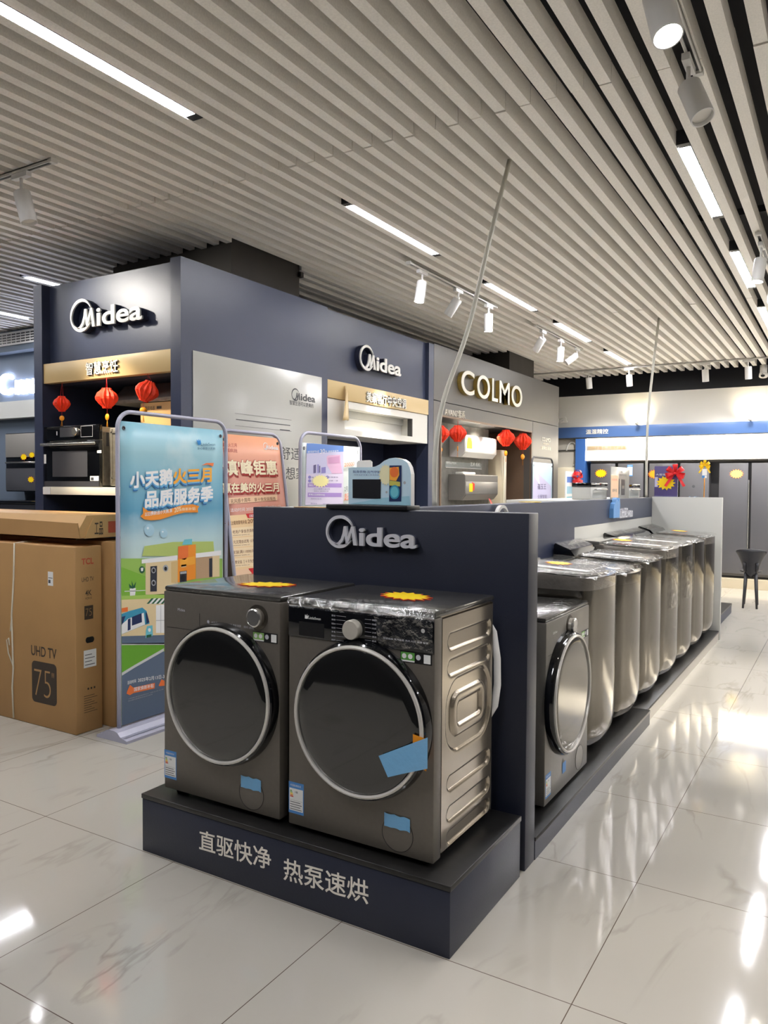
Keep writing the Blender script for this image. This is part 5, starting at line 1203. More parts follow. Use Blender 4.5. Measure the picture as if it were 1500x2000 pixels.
# ================================================================== POSTER STANDS
def stand(name_label, x, y0, y1, H, poster, art_items, base=(-.055, .055, .13), frame='stand_grey', back='psky', lean=0.0, sheet=(0.0, 0.0, 0, 0), rad=.10, rz=0.0):
    """frame in the Y-Z plane facing +X; poster=(u0,u1,v0,v1) relative to y0"""
    t = thing('poster_stand', name_label, 'poster stand', (x, y0, 0), rz)
    W = y1 - y0
    path = [(0, 0, .004), (0, 0, .4), (0, 0, H - rad)] + [(0, rad - rad * math.cos(a), H - rad + rad * math.sin(a)) for a in [PI / 2 * k / 8 for k in range(1, 9)]]
    path += [(0, W - rad + rad * math.sin(a), H - rad + rad * math.cos(a)) for a in [PI / 2 * k / 8 for k in range(0, 9)]] + [(0, W, .4), (0, W, .004)]
    T = math.tan(lean); path = [(-T * max(0, p[2] - .05), p[1], p[2]) for p in path]
    g = G(); g.tube(path, .0125, frame, 12); g.obj('frame', t)
    if base:
        g = G(); bd = base[2]; k = bd / .13; pr = [(-bd, 0), (bd, 0), (bd, .016), (.075 * k, .03), (.05 * k, .052), (.02 * k, .06), (-.02 * k, .06), (-.05 * k, .052), (-.075 * k, .03), (-bd, .016)]
        g.prism(pr, (0, base[0], 0), X, Z, (0, W - base[0] + base[1], 0), frame)
        g.obj('base', t)
        g = G()
        for q in (.085 * k, .10 * k, -.085 * k, -.10 * k): g.box(q - .003 * k, q + .003 * k, base[0] + .005, W + base[1] - .005, .026, .030, frame)
        g.obj('base_rib', t)
    u0, u1, v0, v1 = poster
    nz = 10
    g = G(); vs = [(-T * (v0 + (v1 - v0) * j / nz - .05) + .004 + (.004 * math.sin(i * .9) if back == 'banner_white' else 0), u0 + (u1 - u0) * i / 8, v0 + (v1 - v0) * j / nz) for i in range(9) for j in range(nz + 1)]
    g.faces(vs, [(i * (nz + 1) + j, (i + 1) * (nz + 1) + j, (i + 1) * (nz + 1) + j + 1, i * (nz + 1) + j + 1) for i in range(8) for j in range(nz)], back, True)
    p = g.obj('poster', t); md = p.modifiers.new('s', 'SOLIDIFY'); md.thickness = .0015
    vv = Vector((-T, 0, 1))
    a = art('printed_artwork', art_items, (.0062 + T * .05 + (.004 if back == 'banner_white' else 0), 0, 0), Y, vv, p, clip=(u0 + .001, u1 - .001, v0 + .001, v1 - .001))
    g = G()
    for yy in (u0 + .025, u1 - .025):
        z = v1 - .04; c = Vector((-T * (z - .05) + .006, yy, z)); g.lathe([(.012, 0), (.012, .002), (.006, .002), (.006, 0)], 'stand_dark', c, (1, 0, 0), 16)
    g.obj('eyelet', t)
    return t, p
defm('pskygrad', (104, 176, 208), 0.4)
def sky_mat():
    m = M['pskygrad']; nt = m.node_tree; b = nt.nodes['Principled BSDF']
    tc = nt.nodes.new('ShaderNodeTexCoord'); sp = nt.nodes.new('ShaderNodeSeparateXYZ'); nt.links.new(tc.outputs['Object'], sp.inputs[0])
    rp = nt.nodes.new('ShaderNodeValToRGB'); mr = nt.nodes.new('ShaderNodeMapRange'); mr.inputs[1].default_value = 1.0; mr.inputs[2].default_value = 1.87
    nt.links.new(sp.outputs[2], mr.inputs[0]); nt.links.new(mr.outputs[0], rp.inputs[0])
    e = rp.color_ramp.elements; e[0].position = 0; e[0].color = lin((205, 225, 214)) + (1,); e[1].position = 1; e[1].color = lin((138, 190, 206)) + (1,)
    for p, c in ((.16, (190, 218, 222)), (.38, (100, 166, 196)), (.62, (134, 188, 206)), (.8, (158, 202, 212))): x = e.new(p); x.color = lin(c) + (1,)
    n = nt.nodes.new('ShaderNodeTexNoise'); n.inputs['Scale'].default_value = 3; n.inputs['Detail'].default_value = 5; nt.links.new(tc.outputs['Object'], n.inputs['Vector'])
    m2 = nt.nodes.new('ShaderNodeMapRange'); m2.inputs[1].default_value = .52; m2.inputs[2].default_value = .75; m2.inputs[4].default_value = .7; nt.links.new(n.outputs['Fac'], m2.inputs[0])
    mx = nt.nodes.new('ShaderNodeMix'); mx.data_type = 'RGBA'; nt.links.new(m2.outputs[0], mx.inputs[0]); nt.links.new(rp.outputs[0], mx.inputs[6]); mx.inputs[7].default_value = lin((206, 222, 222)) + (1,)
    nt.links.new(mx.outputs[2], b.inputs['Base Color'])
sky_mat()
def art_grad(name, c0, c1, z0, z1):
    defm(name, c0, .4); m = M[name]; nt = m.node_tree; b = nt.nodes['Principled BSDF']
    tc = nt.nodes.new('ShaderNodeTexCoord'); sp = nt.nodes.new('ShaderNodeSeparateXYZ'); nt.links.new(tc.outputs['Object'], sp.inputs[0])
    mr = nt.nodes.new('ShaderNodeMapRange'); mr.inputs[1].default_value = z0; mr.inputs[2].default_value = z1; nt.links.new(sp.outputs[2], mr.inputs[0])
    mx = nt.nodes.new('ShaderNodeMix'); mx.data_type = 'RGBA'; nt.links.new(mr.outputs[0], mx.inputs[0]); mx.inputs[6].default_value = lin(c0) + (1,); mx.inputs[7].default_value = lin(c1) + (1,); nt.links.new(mx.outputs[2], b.inputs['Base Color'])
art_grad('pcoralgrad', (228, 160, 140), (238, 168, 128), 1.5, 1.85)
BLUE = [i for i in BLUE if not (i[0] == 'p' and i[1] == 'pcloud')]
stand('tall poster stand with a sky-blue poster of a cartoon house, left of the washers', -3.64, 3.045, 3.955, 1.915, (.015, .875, .07, 1.858), BLUE, back='pskygrad', base=(-.055, .0, .13))
RT, RP = stand('leaning poster stand with a salmon poster, half hidden behind the blue one', -3.477, 3.985, 4.645, 1.872, (.008, .640, .07, 1.845), [], back='pcoralgrad', lean=math.radians(7.91), base=(.07, .02, .055))
ra = art('printed_artwork', RED, (.0062 + .139 * .05, -.025, 0), Y, Vector((-.139, 0, 1)), RP, clip=(.034, .663, .072, 1.843))
g = G(); g.flat = True; midea_logo(g, (.0075 - .139 * 1.73, .472, 1.778), Y, Vector((-.139, 0, 1)), .172, 'pwhite'); g.obj('printed_logo', RP)
PT, PP = stand('poster stand with a white banner and lilac sheet, behind the divider panel', -3.40, 4.47, 5.27, 1.875, (.012, .78, .3, 1.80), PURPLE, back='banner_white', base=(.21, .055, .13))
# taupe-shop poster stand
g0 = [('p', 'pice', 2, [(.03, .9), (.72, .9), (.72, 1.78), (.03, 1.78)]), ('p', 'plilac', 3, [(.03, .9), (.72, .9), (.72, 1.5), (.35, 1.62), (.1, 1.70), (.03, 1.5)]), ('p', 'pmpurple', 4, [(.03, 1.3), (.10, 1.25), (.25, 1.02), (.72, 1.0), (.72, .9), (.03, .9)]),
      ('p', 'pwhite', 5, [(.07, 1.78), (.12, 1.6), (.3, 1.5), (.2, 1.66)]), ('t', '蕴玉王', .2, 1.46, .32, .07, 'pdpurple', 5, .01, 0), ('t', '全屋智能', .2, 1.34, .36, .05, 'pdpurple', 5, 0, 0)]
stand('dark-framed poster stand with a pale violet poster before the taupe panel', -3.40, 9.22, 10.02, 1.865, (.03, .77, .3, 1.80), g0, frame='stand_dark', back='pice')
t = thing('acrylic_sign', 'small clear stand-up sign beside the dark-framed poster stand', 'sign', (-3.22, 10.02, 0))
g = G(); g.box(-.012, .0, 0, .40, 1.10, 1.70, 'white_paper', bev=.002); g.obj('card', t)
g = G(); g.flat = True
for z, h, m in ((1.14, .22, 'pteal2'), (1.40, .1, 'pice2'), (1.55, .08, 'pskyblue')): rect3(g, (.0, .05, z), Y, Z, .3, h, m)
g.obj('printed_artwork', t)
g = G(); g.cyl((-.006, .2, .02), (-.006, .2, 1.10), .012, 'silver'); g.cyl((-.006, .2, 0), (-.006, .2, .02), .14, 'silver'); g.obj('pole', t)
def bow(name_label, loc, u, s, m, cat='bow', seed=1):
    rnd = random.Random(seed); t = thing('ribbon_bow', name_label, cat, loc); u = Vector(u)
    for k in range(5):
        a = -.3 + k * (PI + .6) / 4
        g = G(); d = u * math.cos(a) + Z * math.sin(a); n = u.cross(Z) * -1; pts = []
        for i in range(11):
            q = i / 10; r = s * .62 * math.sin(PI * q * .95 + .05); off = s * .22 * math.sin(2 * PI * q)
            pts.append(d * r + n * (off + .02 * s) + (Z * math.cos(a) - u * math.sin(a)) * off * .3)
        wv = (u * -math.sin(a) + Z * math.cos(a)) * s * .16
        vs = [p + wv * e * (.4 + .6 * abs(math.sin(PI * i / 10))) for i, p in enumerate(pts) for e in (-1, 1)]
        g.faces(vs, [(2 * i, 2 * i + 2, 2 * i + 3, 2 * i + 1) for i in range(10)], m, True); g.obj('loop', t)
    for k in (-1, 1):
        g = G(); vs = []
        for i in range(7):
            q = i / 6; c = u * (k * s * (.15 + .45 * q)) - Z * (s * (.1 + .75 * q)) + u.cross(Z) * (-.05 * s * math.sin(q * 5))
            wd = (u * .8 + Z * .4 * k) * s * .10
            vs += [c - wd, c + wd]
        g.faces(vs, [(2 * i, 2 * i + 2, 2 * i + 3, 2 * i + 1) for i in range(6)], m, True); g.obj('tail', t)
    g = G(); g.lathe([(0, -s * .1), (s * .1, -s * .05), (s * .12, 0), (s * .1, s * .05), (0, s * .1)], m, u.cross(Z) * .0 - Y * .0, (0, 0, 1), 12); g.obj('knot', t)
    return t
bow('red ribbon bow on the small clear sign by the taupe shop', (-3.16, 10.36, 1.60), Y, .20, 'bow_red', seed=3)

# ================================================================== OVEN BAY
t = thing('built_in_oven', 'black built-in oven with a round knob standing on the pale shelf', 'oven', (-4.935, 3.70, 1.4685))
g = G(); g.box(-.28, .28, .03, .56, .01, .44, 'steel', bev=.004)
for k in range(9): g.box(.281, .284, .08 + k * .05, .115 + k * .05, .30, .40, 'fridge_dark')
g.box(.281, .285, .07, .09, .04, .40, 'steel'); g.box(.281, .285, .30, .52, .05, .25, 'steel'); g.obj('body', t)
g = G(); g.box(-.318, .318, 0, .03, .345, .452, 'black_gloss', bev=.003); cp = g.obj('control_panel', t)
g = G(); rect3(g, (-.12, 0, .37), X, Z, .17, .07, 'fridge_dark', .001); rect3(g, (.12, 0, .365), X, Z, .13, .08, 'grey_letter', .0008); rect3(g, (.122, 0, .367), X, Z, .126, .076, 'black_gloss', .0012); rect3(g, (-.16, 0, .385), X, Z, .012, .03, 'grey_letter', .001); g.flat = True; g.obj('display', cp)
g = G(); g.lathe([(.03, 0), (.03, .018), (.026, .022), (0, .022)], 'silver', (.068, 0, .405), (0, -1, 0), 32); g.obj('knob', cp, smooth_angle=40)
g = G(); g.box(-.318, .318, .0, .03, .0, .34, 'black_gloss', bev=.003); dr = g.obj('door', t)
g = G(); rect3(g, (-.21, 0, .075), X, Z, .40, .19, 'fridge_dark', .0008); g.obj('window', dr)
g = G(); g.box(-.31, .31, -.035, -.022, .305, .325, 'silver', bev=.004); g.cyl((-.27, -.022, .315), (-.27, .002, .315), .008, 'silver'); g.cyl((.27, -.022, .315), (.27, .002, .315), .008, 'silver'); g.obj('handle', dr)
g = G(); g.box(-.317, .317, -.002, .0, .003, .042, 'fridge_dark'); g.flat = True; g.obj('trim', dr)
g = G(); g.flat = True; rect3(g, (-.315, 0, .175), X, Z, .032, .07, 'white_paper', .002); rect3(g, (.22, 0, .045), X, Z, .095, .035, 'white_paper', .002); rect3(g, (.23, -.002, .05), X, Z, .03, .02, 'label_ink', .001); g.box(.30, .345, -.003, -.001, .245, .265, 'white_paper'); g.obj('sticker', t)
t = thing('bare_appliance', 'bare steel oven casing without a front, right of the black oven', 'oven', (-4.40, 3.78, 1.4685))
g = G(); g.box(-.20, .22, 0, .50, .01, .43, 'steel', bev=.004); g.obj('body', t)
g = G()
for z in (.06, .39): g.box(-.19, .21, -.008, 0, z, z + .012, 'steel')
for x in (-.18, -.09, .19): g.box(x, x + .014, -.008, 0, .03, .42, 'steel')
for k in range(5): g.box(-.13, -.12, -.006, 0, .06 + k * .07, .09 + k * .07, 'black')
g.obj('frame', t)
t = thing('range_hood', 'dull grey range hood under the gold band, above the kraft box', 'range hood', (-4.36, 3.95, 2.09))
g = G(); g.prism([(0, .0), (.40, 0), (.40, .15), (.12, .15), (0, .03)], (-.42, 0, 0), Y, Z, (.88, 0, 0), 'ac_grey'); g.obj('body', t)
g = G(); g.box(-.40, .44, -.012, -.001, .0, .028, 'steel', bev=.003); g.obj('trim', t)
t = thing('kraft_box', 'kraft cardboard box standing on the steel casing in the oven bay', 'box', (-4.28, 3.95, 1.9005))
g = G(); g.box(-.19, .17, 0, .25, 0, .185, 'carton_light', bev=.003); g.obj('carton', t)
g = G(); g.flat = True; put_text(g, '厨房电器', (-.14, -.0006, .13), X, Z, .1, .03, 'carton_ink', lift=.0005); rect3(g, (-.02, -.0006, .135), X, Z, .05, .02, 'carton_ink'); g.obj('print', t)

# --- paper lanterns
def lantern(label, p, top, s=.075, med=True, tilt=(0, 0), seed=0):
    """p: centre of the paper body; top: height it hangs from"""
    rnd = random.Random(seed); t = thing('paper_lantern', label, 'lantern', p, rnd.random() * 3, group='red paper lanterns')
    g = G(); n = 28
    prof = [(s * .32, s * .80), (s * .42, s * .92), (s * .46, s * .78), (s * .86, s * .44), (s * 1.02, s * .08), (s * .98, -s * .14), (s * .70, -s * .52), (s * .42, -s * .78), (s * .40, -s * .9), (s * .30, -s * .8)]
    ph = [rnd.uniform(.93, 1.07) for _ in range(n)]
    ax = Vector((tilt[0], tilt[1], 1)).normalized()
    g.lathe(prof, 'lantern_red', (0, 0, 0), ax, n, smooth=False, mod=lambda i, j: (1.0 if j % 2 == 0 else .80 + .05 * math.sin(i * 2 + j)) * ph[j]); g.obj('paper_body', t)
    h = top - p[2]
    a = ax * s * .86
    g = G(); g.tube([a + Vector((.012, 0, 0)), Vector((.004, 0, h)), a - Vector((.012, 0, 0))], .0018, 'cord_red', 5); g.obj('cord', t)
    b = -ax * s * .85
    if med:
        g = G(); g.tube([b, (b.x, b.y, b.z - s * .55)], .0018, 'cord_red', 5); g.obj('drop_cord', t)
        c = Vector((b.x, b.y, b.z - s * .85))
        g = G(); g.lathe([(0, -s * .07), (s * .27, -s * .05), (s * .31, 0), (s * .27, s * .05), (0, s * .07)], 'lantern_gold', c, (.15, -1, 0), 20); g.obj('medallion', t)
        g = G()
        for k in range(6): q = .003 * k; g.tube([c - Z * s * .3, c + Vector((.006 * math.sin(k * 2.1), .006 * math.cos(k * 2.1), -s * .95))], .0012, 'lantern_gold', 4)
        g.obj('tassel', t)
    return t
lantern('small red paper lantern, left of the three over the black oven', (-5.03, 3.70, 2.085), 2.245, .062, seed=1)
lantern('red paper lantern in the middle of the three over the oven bay', (-4.53, 3.70, 2.10), 2.245, .078, tilt=(.05, .0), seed=2)
lantern('tilted red paper lantern in front of the kraft box', (-4.125, 3.70, 2.125), 2.245, .080, tilt=(.35, .0), seed=3)
lantern('red paper lantern at the left jamb of the taupe alcove', (-3.84, 7.56, 2.06), 2.24, .10, seed=4)
lantern('red paper lantern hanging before the glaring wall unit', (-3.80, 7.92, 2.085), 2.24, .10, seed=5)
lantern('red paper lantern right of the glaring wall unit', (-3.80, 9.35, 2.115), 2.24, .115, seed=6)
lantern('red paper lantern at the right jamb of the taupe alcove', (-3.80, 9.95, 2.10), 2.24, .12, seed=7)

# ================================================================== TAUPE ALCOVE
def wall_ac(label, y0, y1, z0, z1, x, d, m, ribs):
    t = thing('wall_air_conditioner', label, 'air conditioner', (x, y0, z0)); w = y1 - y0; h = z1 - z0
    g = G(); g.prism([(0, 0), (d * .75, .0), (d, h * .22), (d, h - .012), (d - .012, h), (0, h)], (0, 0, 0), X, Z, (0, w, 0), m); g.obj('body', t)
    g = G(); g.box(d - .002, d + .006, .008, w - .008, h * .24, h * (.72 if ribs else .98), m, bev=.003); g.obj('front_panel', t)
    g = G(); g.prism([(d * .72, -.004), (d * .76, -.004), (d + .004, h * .20), (d - .01, h * .20)], (0, .02, 0), X, Z, (0, w - .04, 0), m); g.obj('louver', t)
    if ribs:
        g = G()
        for k in range(5): g.box(d, d + .004, .01, w - .01, h * (.75 + k * .05), h * (.775 + k * .05), m)
        g.obj('grille', t)
    return t
t = wall_ac('white wall-mounted air conditioner glaring under a spotlight', 8.42, 9.39, 1.85, 2.11, -4.148, .20, 'ac_white', False)
g = G(); g.faces([(.208, .05, .10), (.208, .20, .10), (.208, .21, .17), (.208, .18, .23), (.208, .08, .24), (.208, .05, .18)], [tuple(range(6))], 'orange_paper'); g.faces([(.2085, .06, .11), (.2085, .17, .11), (.2085, .17, .2), (.2085, .07, .22)], [(0, 1, 2, 3)], 'sticker_yellow'); g.obj('sticker', t)
t = wall_ac('grey wall-mounted air conditioner below the white one', 8.40, 9.40, 1.325, 1.635, -4.148, .22, 'ac_grey', True)
g = G(); g.faces([(.229, .10, .10), (.229, .2, .10), (.229, .2, .2), (.229, .1, .2)], [(0, 1, 2, 3)], 'sticker_yellow'); g.faces([(.2285, .16, .11), (.2285, .25, .12), (.2285, .26, .2), (.2285, .18, .22)], [(0, 1, 2, 3)], 'sticker_red'); g.obj('sticker', t)
g = G(); vs = [(.15 + .09 * math.sin(i * .4), .78 + .05 * j, .06 - .05 * i) for i in range(7) for j in (0, 1)]; g.faces(vs, [(2 * i, 2 * i + 2, 2 * i + 3, 2 * i + 1) for i in range(6)], 'bow_red', True); g.obj('ribbon', t)
for y in (8.6, 9.15):  # added lamps that brighten the white wall unit
    t2 = thing('downlight', 'small added downlight in the soffit of the taupe alcove', 'downlight', (-3.845, y, 2.249), group='added downlights in the taupe alcove')
    g = G(); g.lathe([(.024, -.004), (.034, -.004), (.036, 0), (.024, 0)], 'silver', n=20); g.obj('trim_ring', t2)
    g = G(); g.lathe([(0, -.001), (.024, -.001)], 'lens_on', n=16); g.obj('lens', t2)
    ld = bpy.data.lights.new('downlight_beam', 'SPOT'); ld.energy = 26 * SPOT; ld.spot_size = math.radians(110); ld.spot_blend = .7; ld.color = (1, .94, .84); ld.shadow_soft_size = .02
    lo = bpy.data.objects.new('downlight_beam', ld); COL.objects.link(lo); lo.parent = t2; lo.location = (0, 0, -.006); lo.rotation_euler = Vector((-.55, 0, -1)).to_track_quat('-Z', 'Y').to_euler()
t = thing('small_box', 'small white gadget lying on the grey wall unit', 'gadget', (-4.06, 8.50, 1.6355)); g = G(); g.box(-.05, .07, 0, .34, 0, .03, 'ac_white', bev=.01); g.obj('shell', t)
t = thing('acrylic_sign', 'clear acrylic strip sign between the two wall units', 'sign', (-4.148, 8.30, 1.665)); g = G(); g.box(0, .012, 0, 1.05, .05, .125, 'glass_clear'); g.obj('plate', t)
g = G(); g.flat = True; put_text(g, 'EVOLUTION', (.0135, .02, .095), Y, Z, .26, .025, 'white_paper'); put_text(g, '艺术 柜机', (.0135, .70, .085), Y, Z, .3, .05, 'white_paper'); rect3(g, (.013, 0, .05), Y, Z, 1.05, .006, 'white_paper', .001); g.obj('lettering', t)
t = thing('tower_air_conditioner', 'slim beige tower unit against the brown side of the alcove', 'air conditioner', (-4.02, 9.72, 0))
g = G(); g.box(-.2, .06, -.10, .08, 0, 1.98, 'plinth_beige', bev=.03, seg=4); g.obj('body', t)
g = G(); g.box(.06, .068, -.05, .03, .4, 1.90, 'fridge_white', bev=.003); g.obj('outlet', t)

# ================================================================== ON TOP OF THE LOW WALLS
t = thing('counter_display', 'small pale-blue counter display with a black screen and a rounded hump on the navy panel', 'display stand', (-1.90, 2.84, 1.387))
g = G(); g.box(-.078, .333, -.052, .062, .0005, .019, 'black', bev=.003); g.obj('base', t)
OUT = [(0.006, 0.167), (0.034, 0.17), (0.117, 0.169), (0.144, 0.172), (0.167, 0.181), (0.189, 0.196), (0.215, 0.206), (0.246, 0.209), (0.281, 0.202), (0.302, 0.189), (0.315, 0.168), (0.322, 0.139), (0.323, 0.007), (0.007, 0.007)]
OUT = [(a, b + .0125) for a, b in OUT]
g = G(); g.prism(OUT, (0, 0, 0), X, Z, (0, .03, 0), 'pice', side='white_gloss'); g.obj('board', t)
DISP = [(i[0], i[1], i[2], [(a, min(b + .0125, .218)) for a, b in i[3]]) if i[0] == 'p' else (i[0], i[1], i[2], i[3] + .0125) + tuple(i[4:]) for i in DISPLAY]
art('printed_artwork', DISP[1:], (0, -.0002, 0), X, Z, t, step=.0004)
g = G(); g.prism([(.027, .17), (.027, .195), (.036, .205), (.096, .206), (.106, .198), (.106, .17)], (0, .034, .008), X, Z, (0, .006, 0), 'white_gloss'); g.obj('tab', t)
t = thing('paper_sheets', 'thin loose sheets lying on top of the navy panel left of the counter display', 'paper', (-2.15, 2.83, 1.3868))
g = G(); g.box(-.1, .16, -.02, .06, 0, .002, 'white_paper'); g.box(-.02, .2, -.025, .04, .0021, .004, 'carton_light'); g.obj('sheet', t)
g = G(); starburst(g, (0, 0, 0), X, Y, .075, .06, .002, 11, 'sticker_yellow', 'sticker_yellow'); o = g.obj('price_card'); o.location = (-1.77, 4.78, 1.3885)
tag(o, 'yellow star card lying flat on the low navy wall', 'price card')
# white ledge goods
def glass_oven(label, y0, y1, z1, x0=-1.99, x1=-1.83):
    t = thing('countertop_oven', label, 'oven', ((x0 + x1) / 2, (y0 + y1) / 2, 1.386)); hx, hy, h = (x1 - x0) / 2, (y1 - y0) / 2, z1 - 1.386
    g = G(); g.box(-hx, hx, -hy, hy, 0, h - .035, 'grey_board', bev=.006); g.obj('body', t)
    g = G(); g.box(-hx - .002, hx + .004, -hy - .003, hy + .003, h - .0345, h, 'black_gloss', bev=.006); g.obj('control_panel', t)
    g = G(); g.box(hx, hx + .006, -hy + .05, hy - .05, .01, h - .06, 'glass_clear', bev=.002); g.obj('door', t)
    g = G(); g.cyl((hx + .022, -hy + .08, h - .055), (hx + .022, hy - .08, h - .055), .006, 'silver', n=10)
    for s in (-1, 1): g.cyl((hx, s * (hy - .1), h - .055), (hx + .022, s * (hy - .1), h - .055), .004, 'silver', n=8)
    g.obj('handle', t)
glass_oven('grey countertop appliance with a black top, left of the small standing poster', 6.36, 6.86, 1.525)
glass_oven('grey countertop appliance with a black top, right of the small standing poster', 7.62, 8.10, 1.52)
t = thing('standing_poster', 'small cream standing poster with a dark bottle picture on the low wall', 'poster', (-1.79, 6.83, 1.387))
g = G(); g.box(-.006, 0, 0, .66, .0, .285, 'print_grey', bev=.001); g.obj('card', t)
g = G(); g.flat = True
rect3(g, (0, .0, .01), Y, Z, .26, .20, 'ppaper', .0005); rect3(g, (0, .36, .03), Y, Z, .14, .145, 'fridge_dark', .0006); rect3(g, (0, .385, .09), Y, Z, .09, .028, 'ac_grey', .001); rect3(g, (0, .27, .04), Y, Z, .03, .14, 'black', .0006)
put_text(g, '小天鹅', (.0008, .26, .235), Y, Z, .14, .022, 'label_ink'); put_text(g, '洗护分区', (.0008, .28, .205), Y, Z, .28, .02, 'label_ink'); put_text(g, '除菌除螨', (.0008, .03, .16), Y, Z, .18, .02, 'pcoral'); put_text(g, '焕新补贴', (.0008, .05, .06), Y, Z, .16, .03, 'label_ink'); g.obj('printed_artwork', t)
t = thing('standing_poster', 'dark purple standing poster with a yellow star on the light grey end panel', 'poster', (-1.585, 8.15, 1.396))
g = G(); g.box(-.112, .112, 0, .008, 0, .31, 'pdpurple', bev=.001); g.box(-.112, .112, -.01, .02, 0, .008, 'glass_clear'); g.obj('card', t)
g = G(); g.flat = True; rect3(g, (-.108, 0, .10), X, Z, .03, .10, 'plilac', .0006); put_text(g, '大容量滚筒', (-.10, -.0012, .215), X, Z, .17, .02, 'pwhite'); starburst(g, (.0, -.001, .14), X, Z, .095, .075, .001, 13, 'sticker_yellow', 'sticker_yellow'); g.obj('printed_artwork', t)
bow('red ribbon bow on the corner of the dark purple poster', (-1.49, 8.105, 1.63), X, .15, 'bow_red', seed=5)
t = thing('gift_stick', 'yellow bow with a paper tag on a thin stick above the light grey end panel', 'bow', (-1.222, 8.145, 1.396))
g = G(); g.cyl((0, 0, 0), (.002, 0, .26), .0045, 'lantern_gold', n=10); g.obj('stick', t)
g = G(); g.flat = True; rect3(g, (-.02, -.006, .215), X, Z, .045, .065, 'white_paper'); rect3(g, (-.022, -.0055, .19), X, Z, .03, .025, 'label_blue'); rect3(g, (.004, -.0058, .19), X, Z, .02, .022, 'white_paper'); g.obj('tag', t)
b = bow('yellow bow', (.002, -.004, .312), X, .085, 'bow_yellow', seed=8)
b.parent = t
for k in ('label', 'category'): del b[k]
g = G(); vs = [(-.04 + .09 * i / 5, -.02 + .03 * j, .002 + .004 * math.sin(i * 1.9 + j)) for i in range(6) for j in (0, 1)]; g.faces(vs, [(2 * i, 2 * i + 2, 2 * i + 3, 2 * i + 1) for i in range(5)], 'blue_tape'); o = g.obj('blue_tape'); o.location = (-1.32, 8.14, 1.397); tag(o, 'scrap of blue tape on the light grey end panel', 'tape')

# ================================================================== FRIDGES ALONG THE BACK WALL
def fridge(label, x0, x1, z1, m, doors=2, star=None, extras=None, bottom=.2, group='grey fridges along the back wall'):
    t = thing('refrigerator', label, 'fridge', ((x0 + x1) / 2, 12.60, .1405), group=group); w = (x1 - x0) / 2; h = z1 - .14
    g = G(); g.box(-w + .004, w - .004, .03, .235, .03, h - .004, m, bev=.004); g.obj('cabinet', t)
    g = G(); g.box(-w + .02, w - .02, .05, .22, 0, .03, 'black'); g.obj('base', t)
    if doors == 2:
        gap = .022
        for s in (-1, 1):
            a, b = (-w, -gap) if s < 0 else (gap, w)
            g = G(); g.box(a, b, -.02, .029, .07, h, m, bev=.004); d = g.obj('door', t)
            g = G(); c = -gap + .004 if s < 0 else gap - .018; g.box(c, c + .014, -.016, .012, .2, h - .25, 'silver' if s < 0 else 'black'); g.obj('handle', d)
        g = G(); g.box(-gap, gap, .026, .03, .07, h, 'black'); g.obj('gap_seal', t)
    elif doors == 1:
        g = G(); g.box(-w, w, -.02, .029, .07, h, m, bev=.004); d = g.obj('door', t)
        g = G(); g.box(w - .03, w - .008, -.03, -.0205, .3, h - .3, 'silver', bev=.002); g.obj('handle', d)
    else:
        for a, b in ((.05, h * .62), (h * .62 + .008, h)):
            g = G(); g.box(-w, w, -.02, .029, a, b, m, bev=.004); d = g.obj('door', t)
            g = G(); g.box(w - .05, w - .03, -.045, -.0205, a + .1, a + .3, 'silver', bev=.003); g.obj('handle', d)
    if star:
        g = G(); starburst(g, (star[0], -.0215, star[1] - .14), X, Z, .105, .075, .001, 15, star[2], 'sticker_red'); g.obj('price_sticker', t)
    return t
f = fridge('two-door grey fridge next to the blue post, with a star sticker and an energy label', -3.63, -2.79, 1.872, 'fridge_grey', 2, (-.25, 1.715, 'sticker_yellow'))
g = G(); g.flat = True; energy_label(g, (.17, -.0212, 1.53), X, Z, .085, .18); g.obj('energy_label', f)
f = fridge('wide dark grey fridge behind the dark purple poster', -2.70, -1.82, 1.868, 'fridge_grey', 2, (-.36, 1.70, 'orange_paper'))
g = G(); g.flat = True; g.lathe([(.022, .001), (0, .001)], 'label_ink', (.22, -.0205, 1.37), (0, -1, 0), 16); rect3(g, (-.34, -.0205, 1.70), X, Z, .1, .008, 'label_ink'); g.obj('door_sticker', f)
fridge('tall grey fridge with a pale star sticker at the right', -1.68, -.84, 1.862, 'fridge_grey', 2, (-.18, 1.70, 'sticker_pale'))
fridge('grey fridge cut off by the right picture edge, behind the black chair', -.80, .08, 1.862, 'fridge_grey', 2)
fridge('grey fridge right of the picture in the back wall row', .14, 1.0, 1.862, 'fridge_grey', 2)
fridge('cream two-door fridge left of the blue post', -4.19, -3.875, 1.815, 'fridge_white', 3, group='pale fridges')
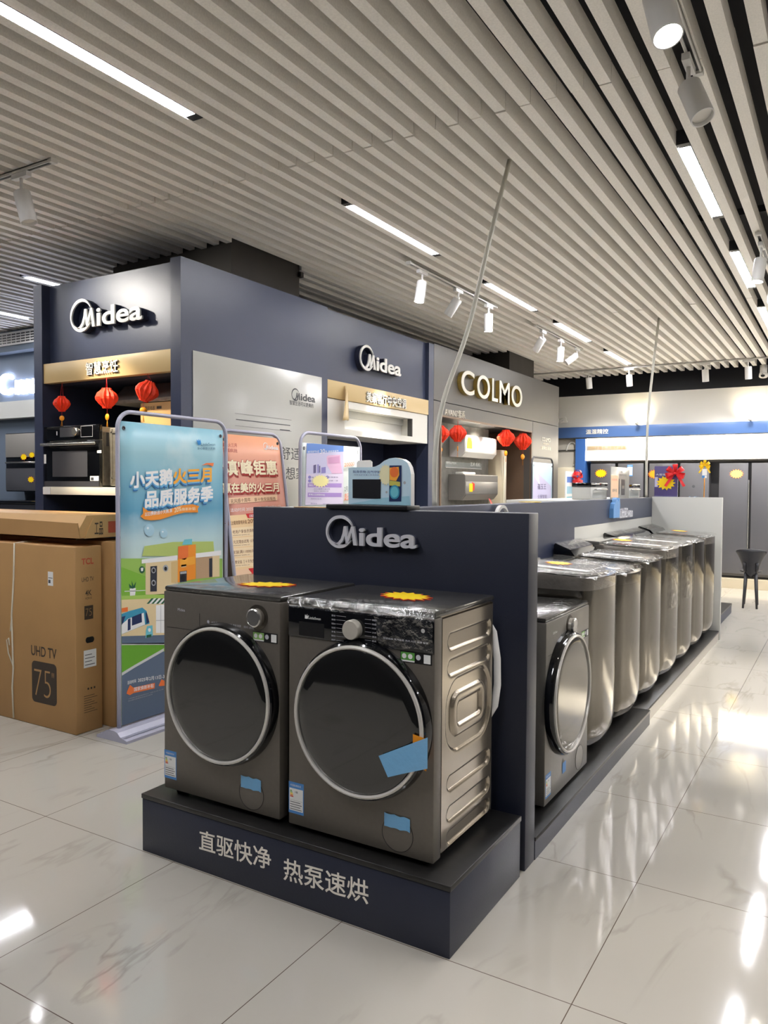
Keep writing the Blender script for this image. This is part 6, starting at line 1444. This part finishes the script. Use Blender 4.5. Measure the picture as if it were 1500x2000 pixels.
fridge('narrow cream fridge mostly hidden behind the taupe shop', -4.62, -4.23, 1.70, 'fridge_white', 3, group='pale fridges')
t = thing('pendant_ring', 'pale looped ring standing in the niche above the cream fridge', 'ornament', (-3.95, 12.60, 1.815))
g = G(); g.tube([(.10 * math.sin(a) - .0, 0, .22 - .20 * math.cos(a)) for a in [.2 + 4.2 * k / 16 for k in range(17)]], .012, 'white_gloss', 8); g.obj('tube', t)

# ================================================================== BLACK CHAIR
t = thing('chair', 'black moulded chair with a wrap-around back beside the far fridges', 'chair', (-1.03, 10.65, 0), math.radians(4))
n, mrows = 22, 8
g = G(); vs = []
for i in range(n + 1):
    a = math.radians(-118 + 236 * i / n)                      # around the back, 0 = rear (local -Y)
    edge = abs(a) / math.radians(118)
    ztop = .735 - .09 * edge ** 2.2; zbot = .37 + .24 * edge ** 1.4
    for j in range(mrows + 1):
        q = j / mrows; r = .115 + .062 * q ** .8
        z = zbot + (ztop - zbot) * q
        vs.append((r * math.sin(a) * (.8 + .2 * q), -r * math.cos(a) * 1.0 + .02, z))
g.faces(vs, [(i * (mrows + 1) + j, (i + 1) * (mrows + 1) + j, (i + 1) * (mrows + 1) + j + 1, i * (mrows + 1) + j + 1) for i in range(n) for j in range(mrows)], 'chair_black', True)
o = g.obj('backrest', t); md = o.modifiers.new('s', 'SOLIDIFY'); md.thickness = .012
g = G(); g.lathe([(0, .435), (.10, .43), (.125, .44), (.13, .452), (.11, .452), (0, .442)], 'chair_black', (0, .02, 0), (0, 0, 1), 28); g.obj('seat', t)
g = G()
for s in (-1, 1): g.tube([(s * .06, -.07, .445), (s * .075, -.10, .50), (s * .07, -.11, .56)], .02, 'chair_black', 10)
g.obj('back_support', t)
for sx, sy in ((-1, -1), (1, -1), (1, 1), (-1, 1)):
    g = G(); g.tube([(sx * .055, .02 + sy * .08, .44), (sx * .065, .02 + sy * .14, .22), (sx * .078, .02 + sy * .20, .0)], [.020, .017, .012], 'chair_black', 12); g.obj('leg', t)
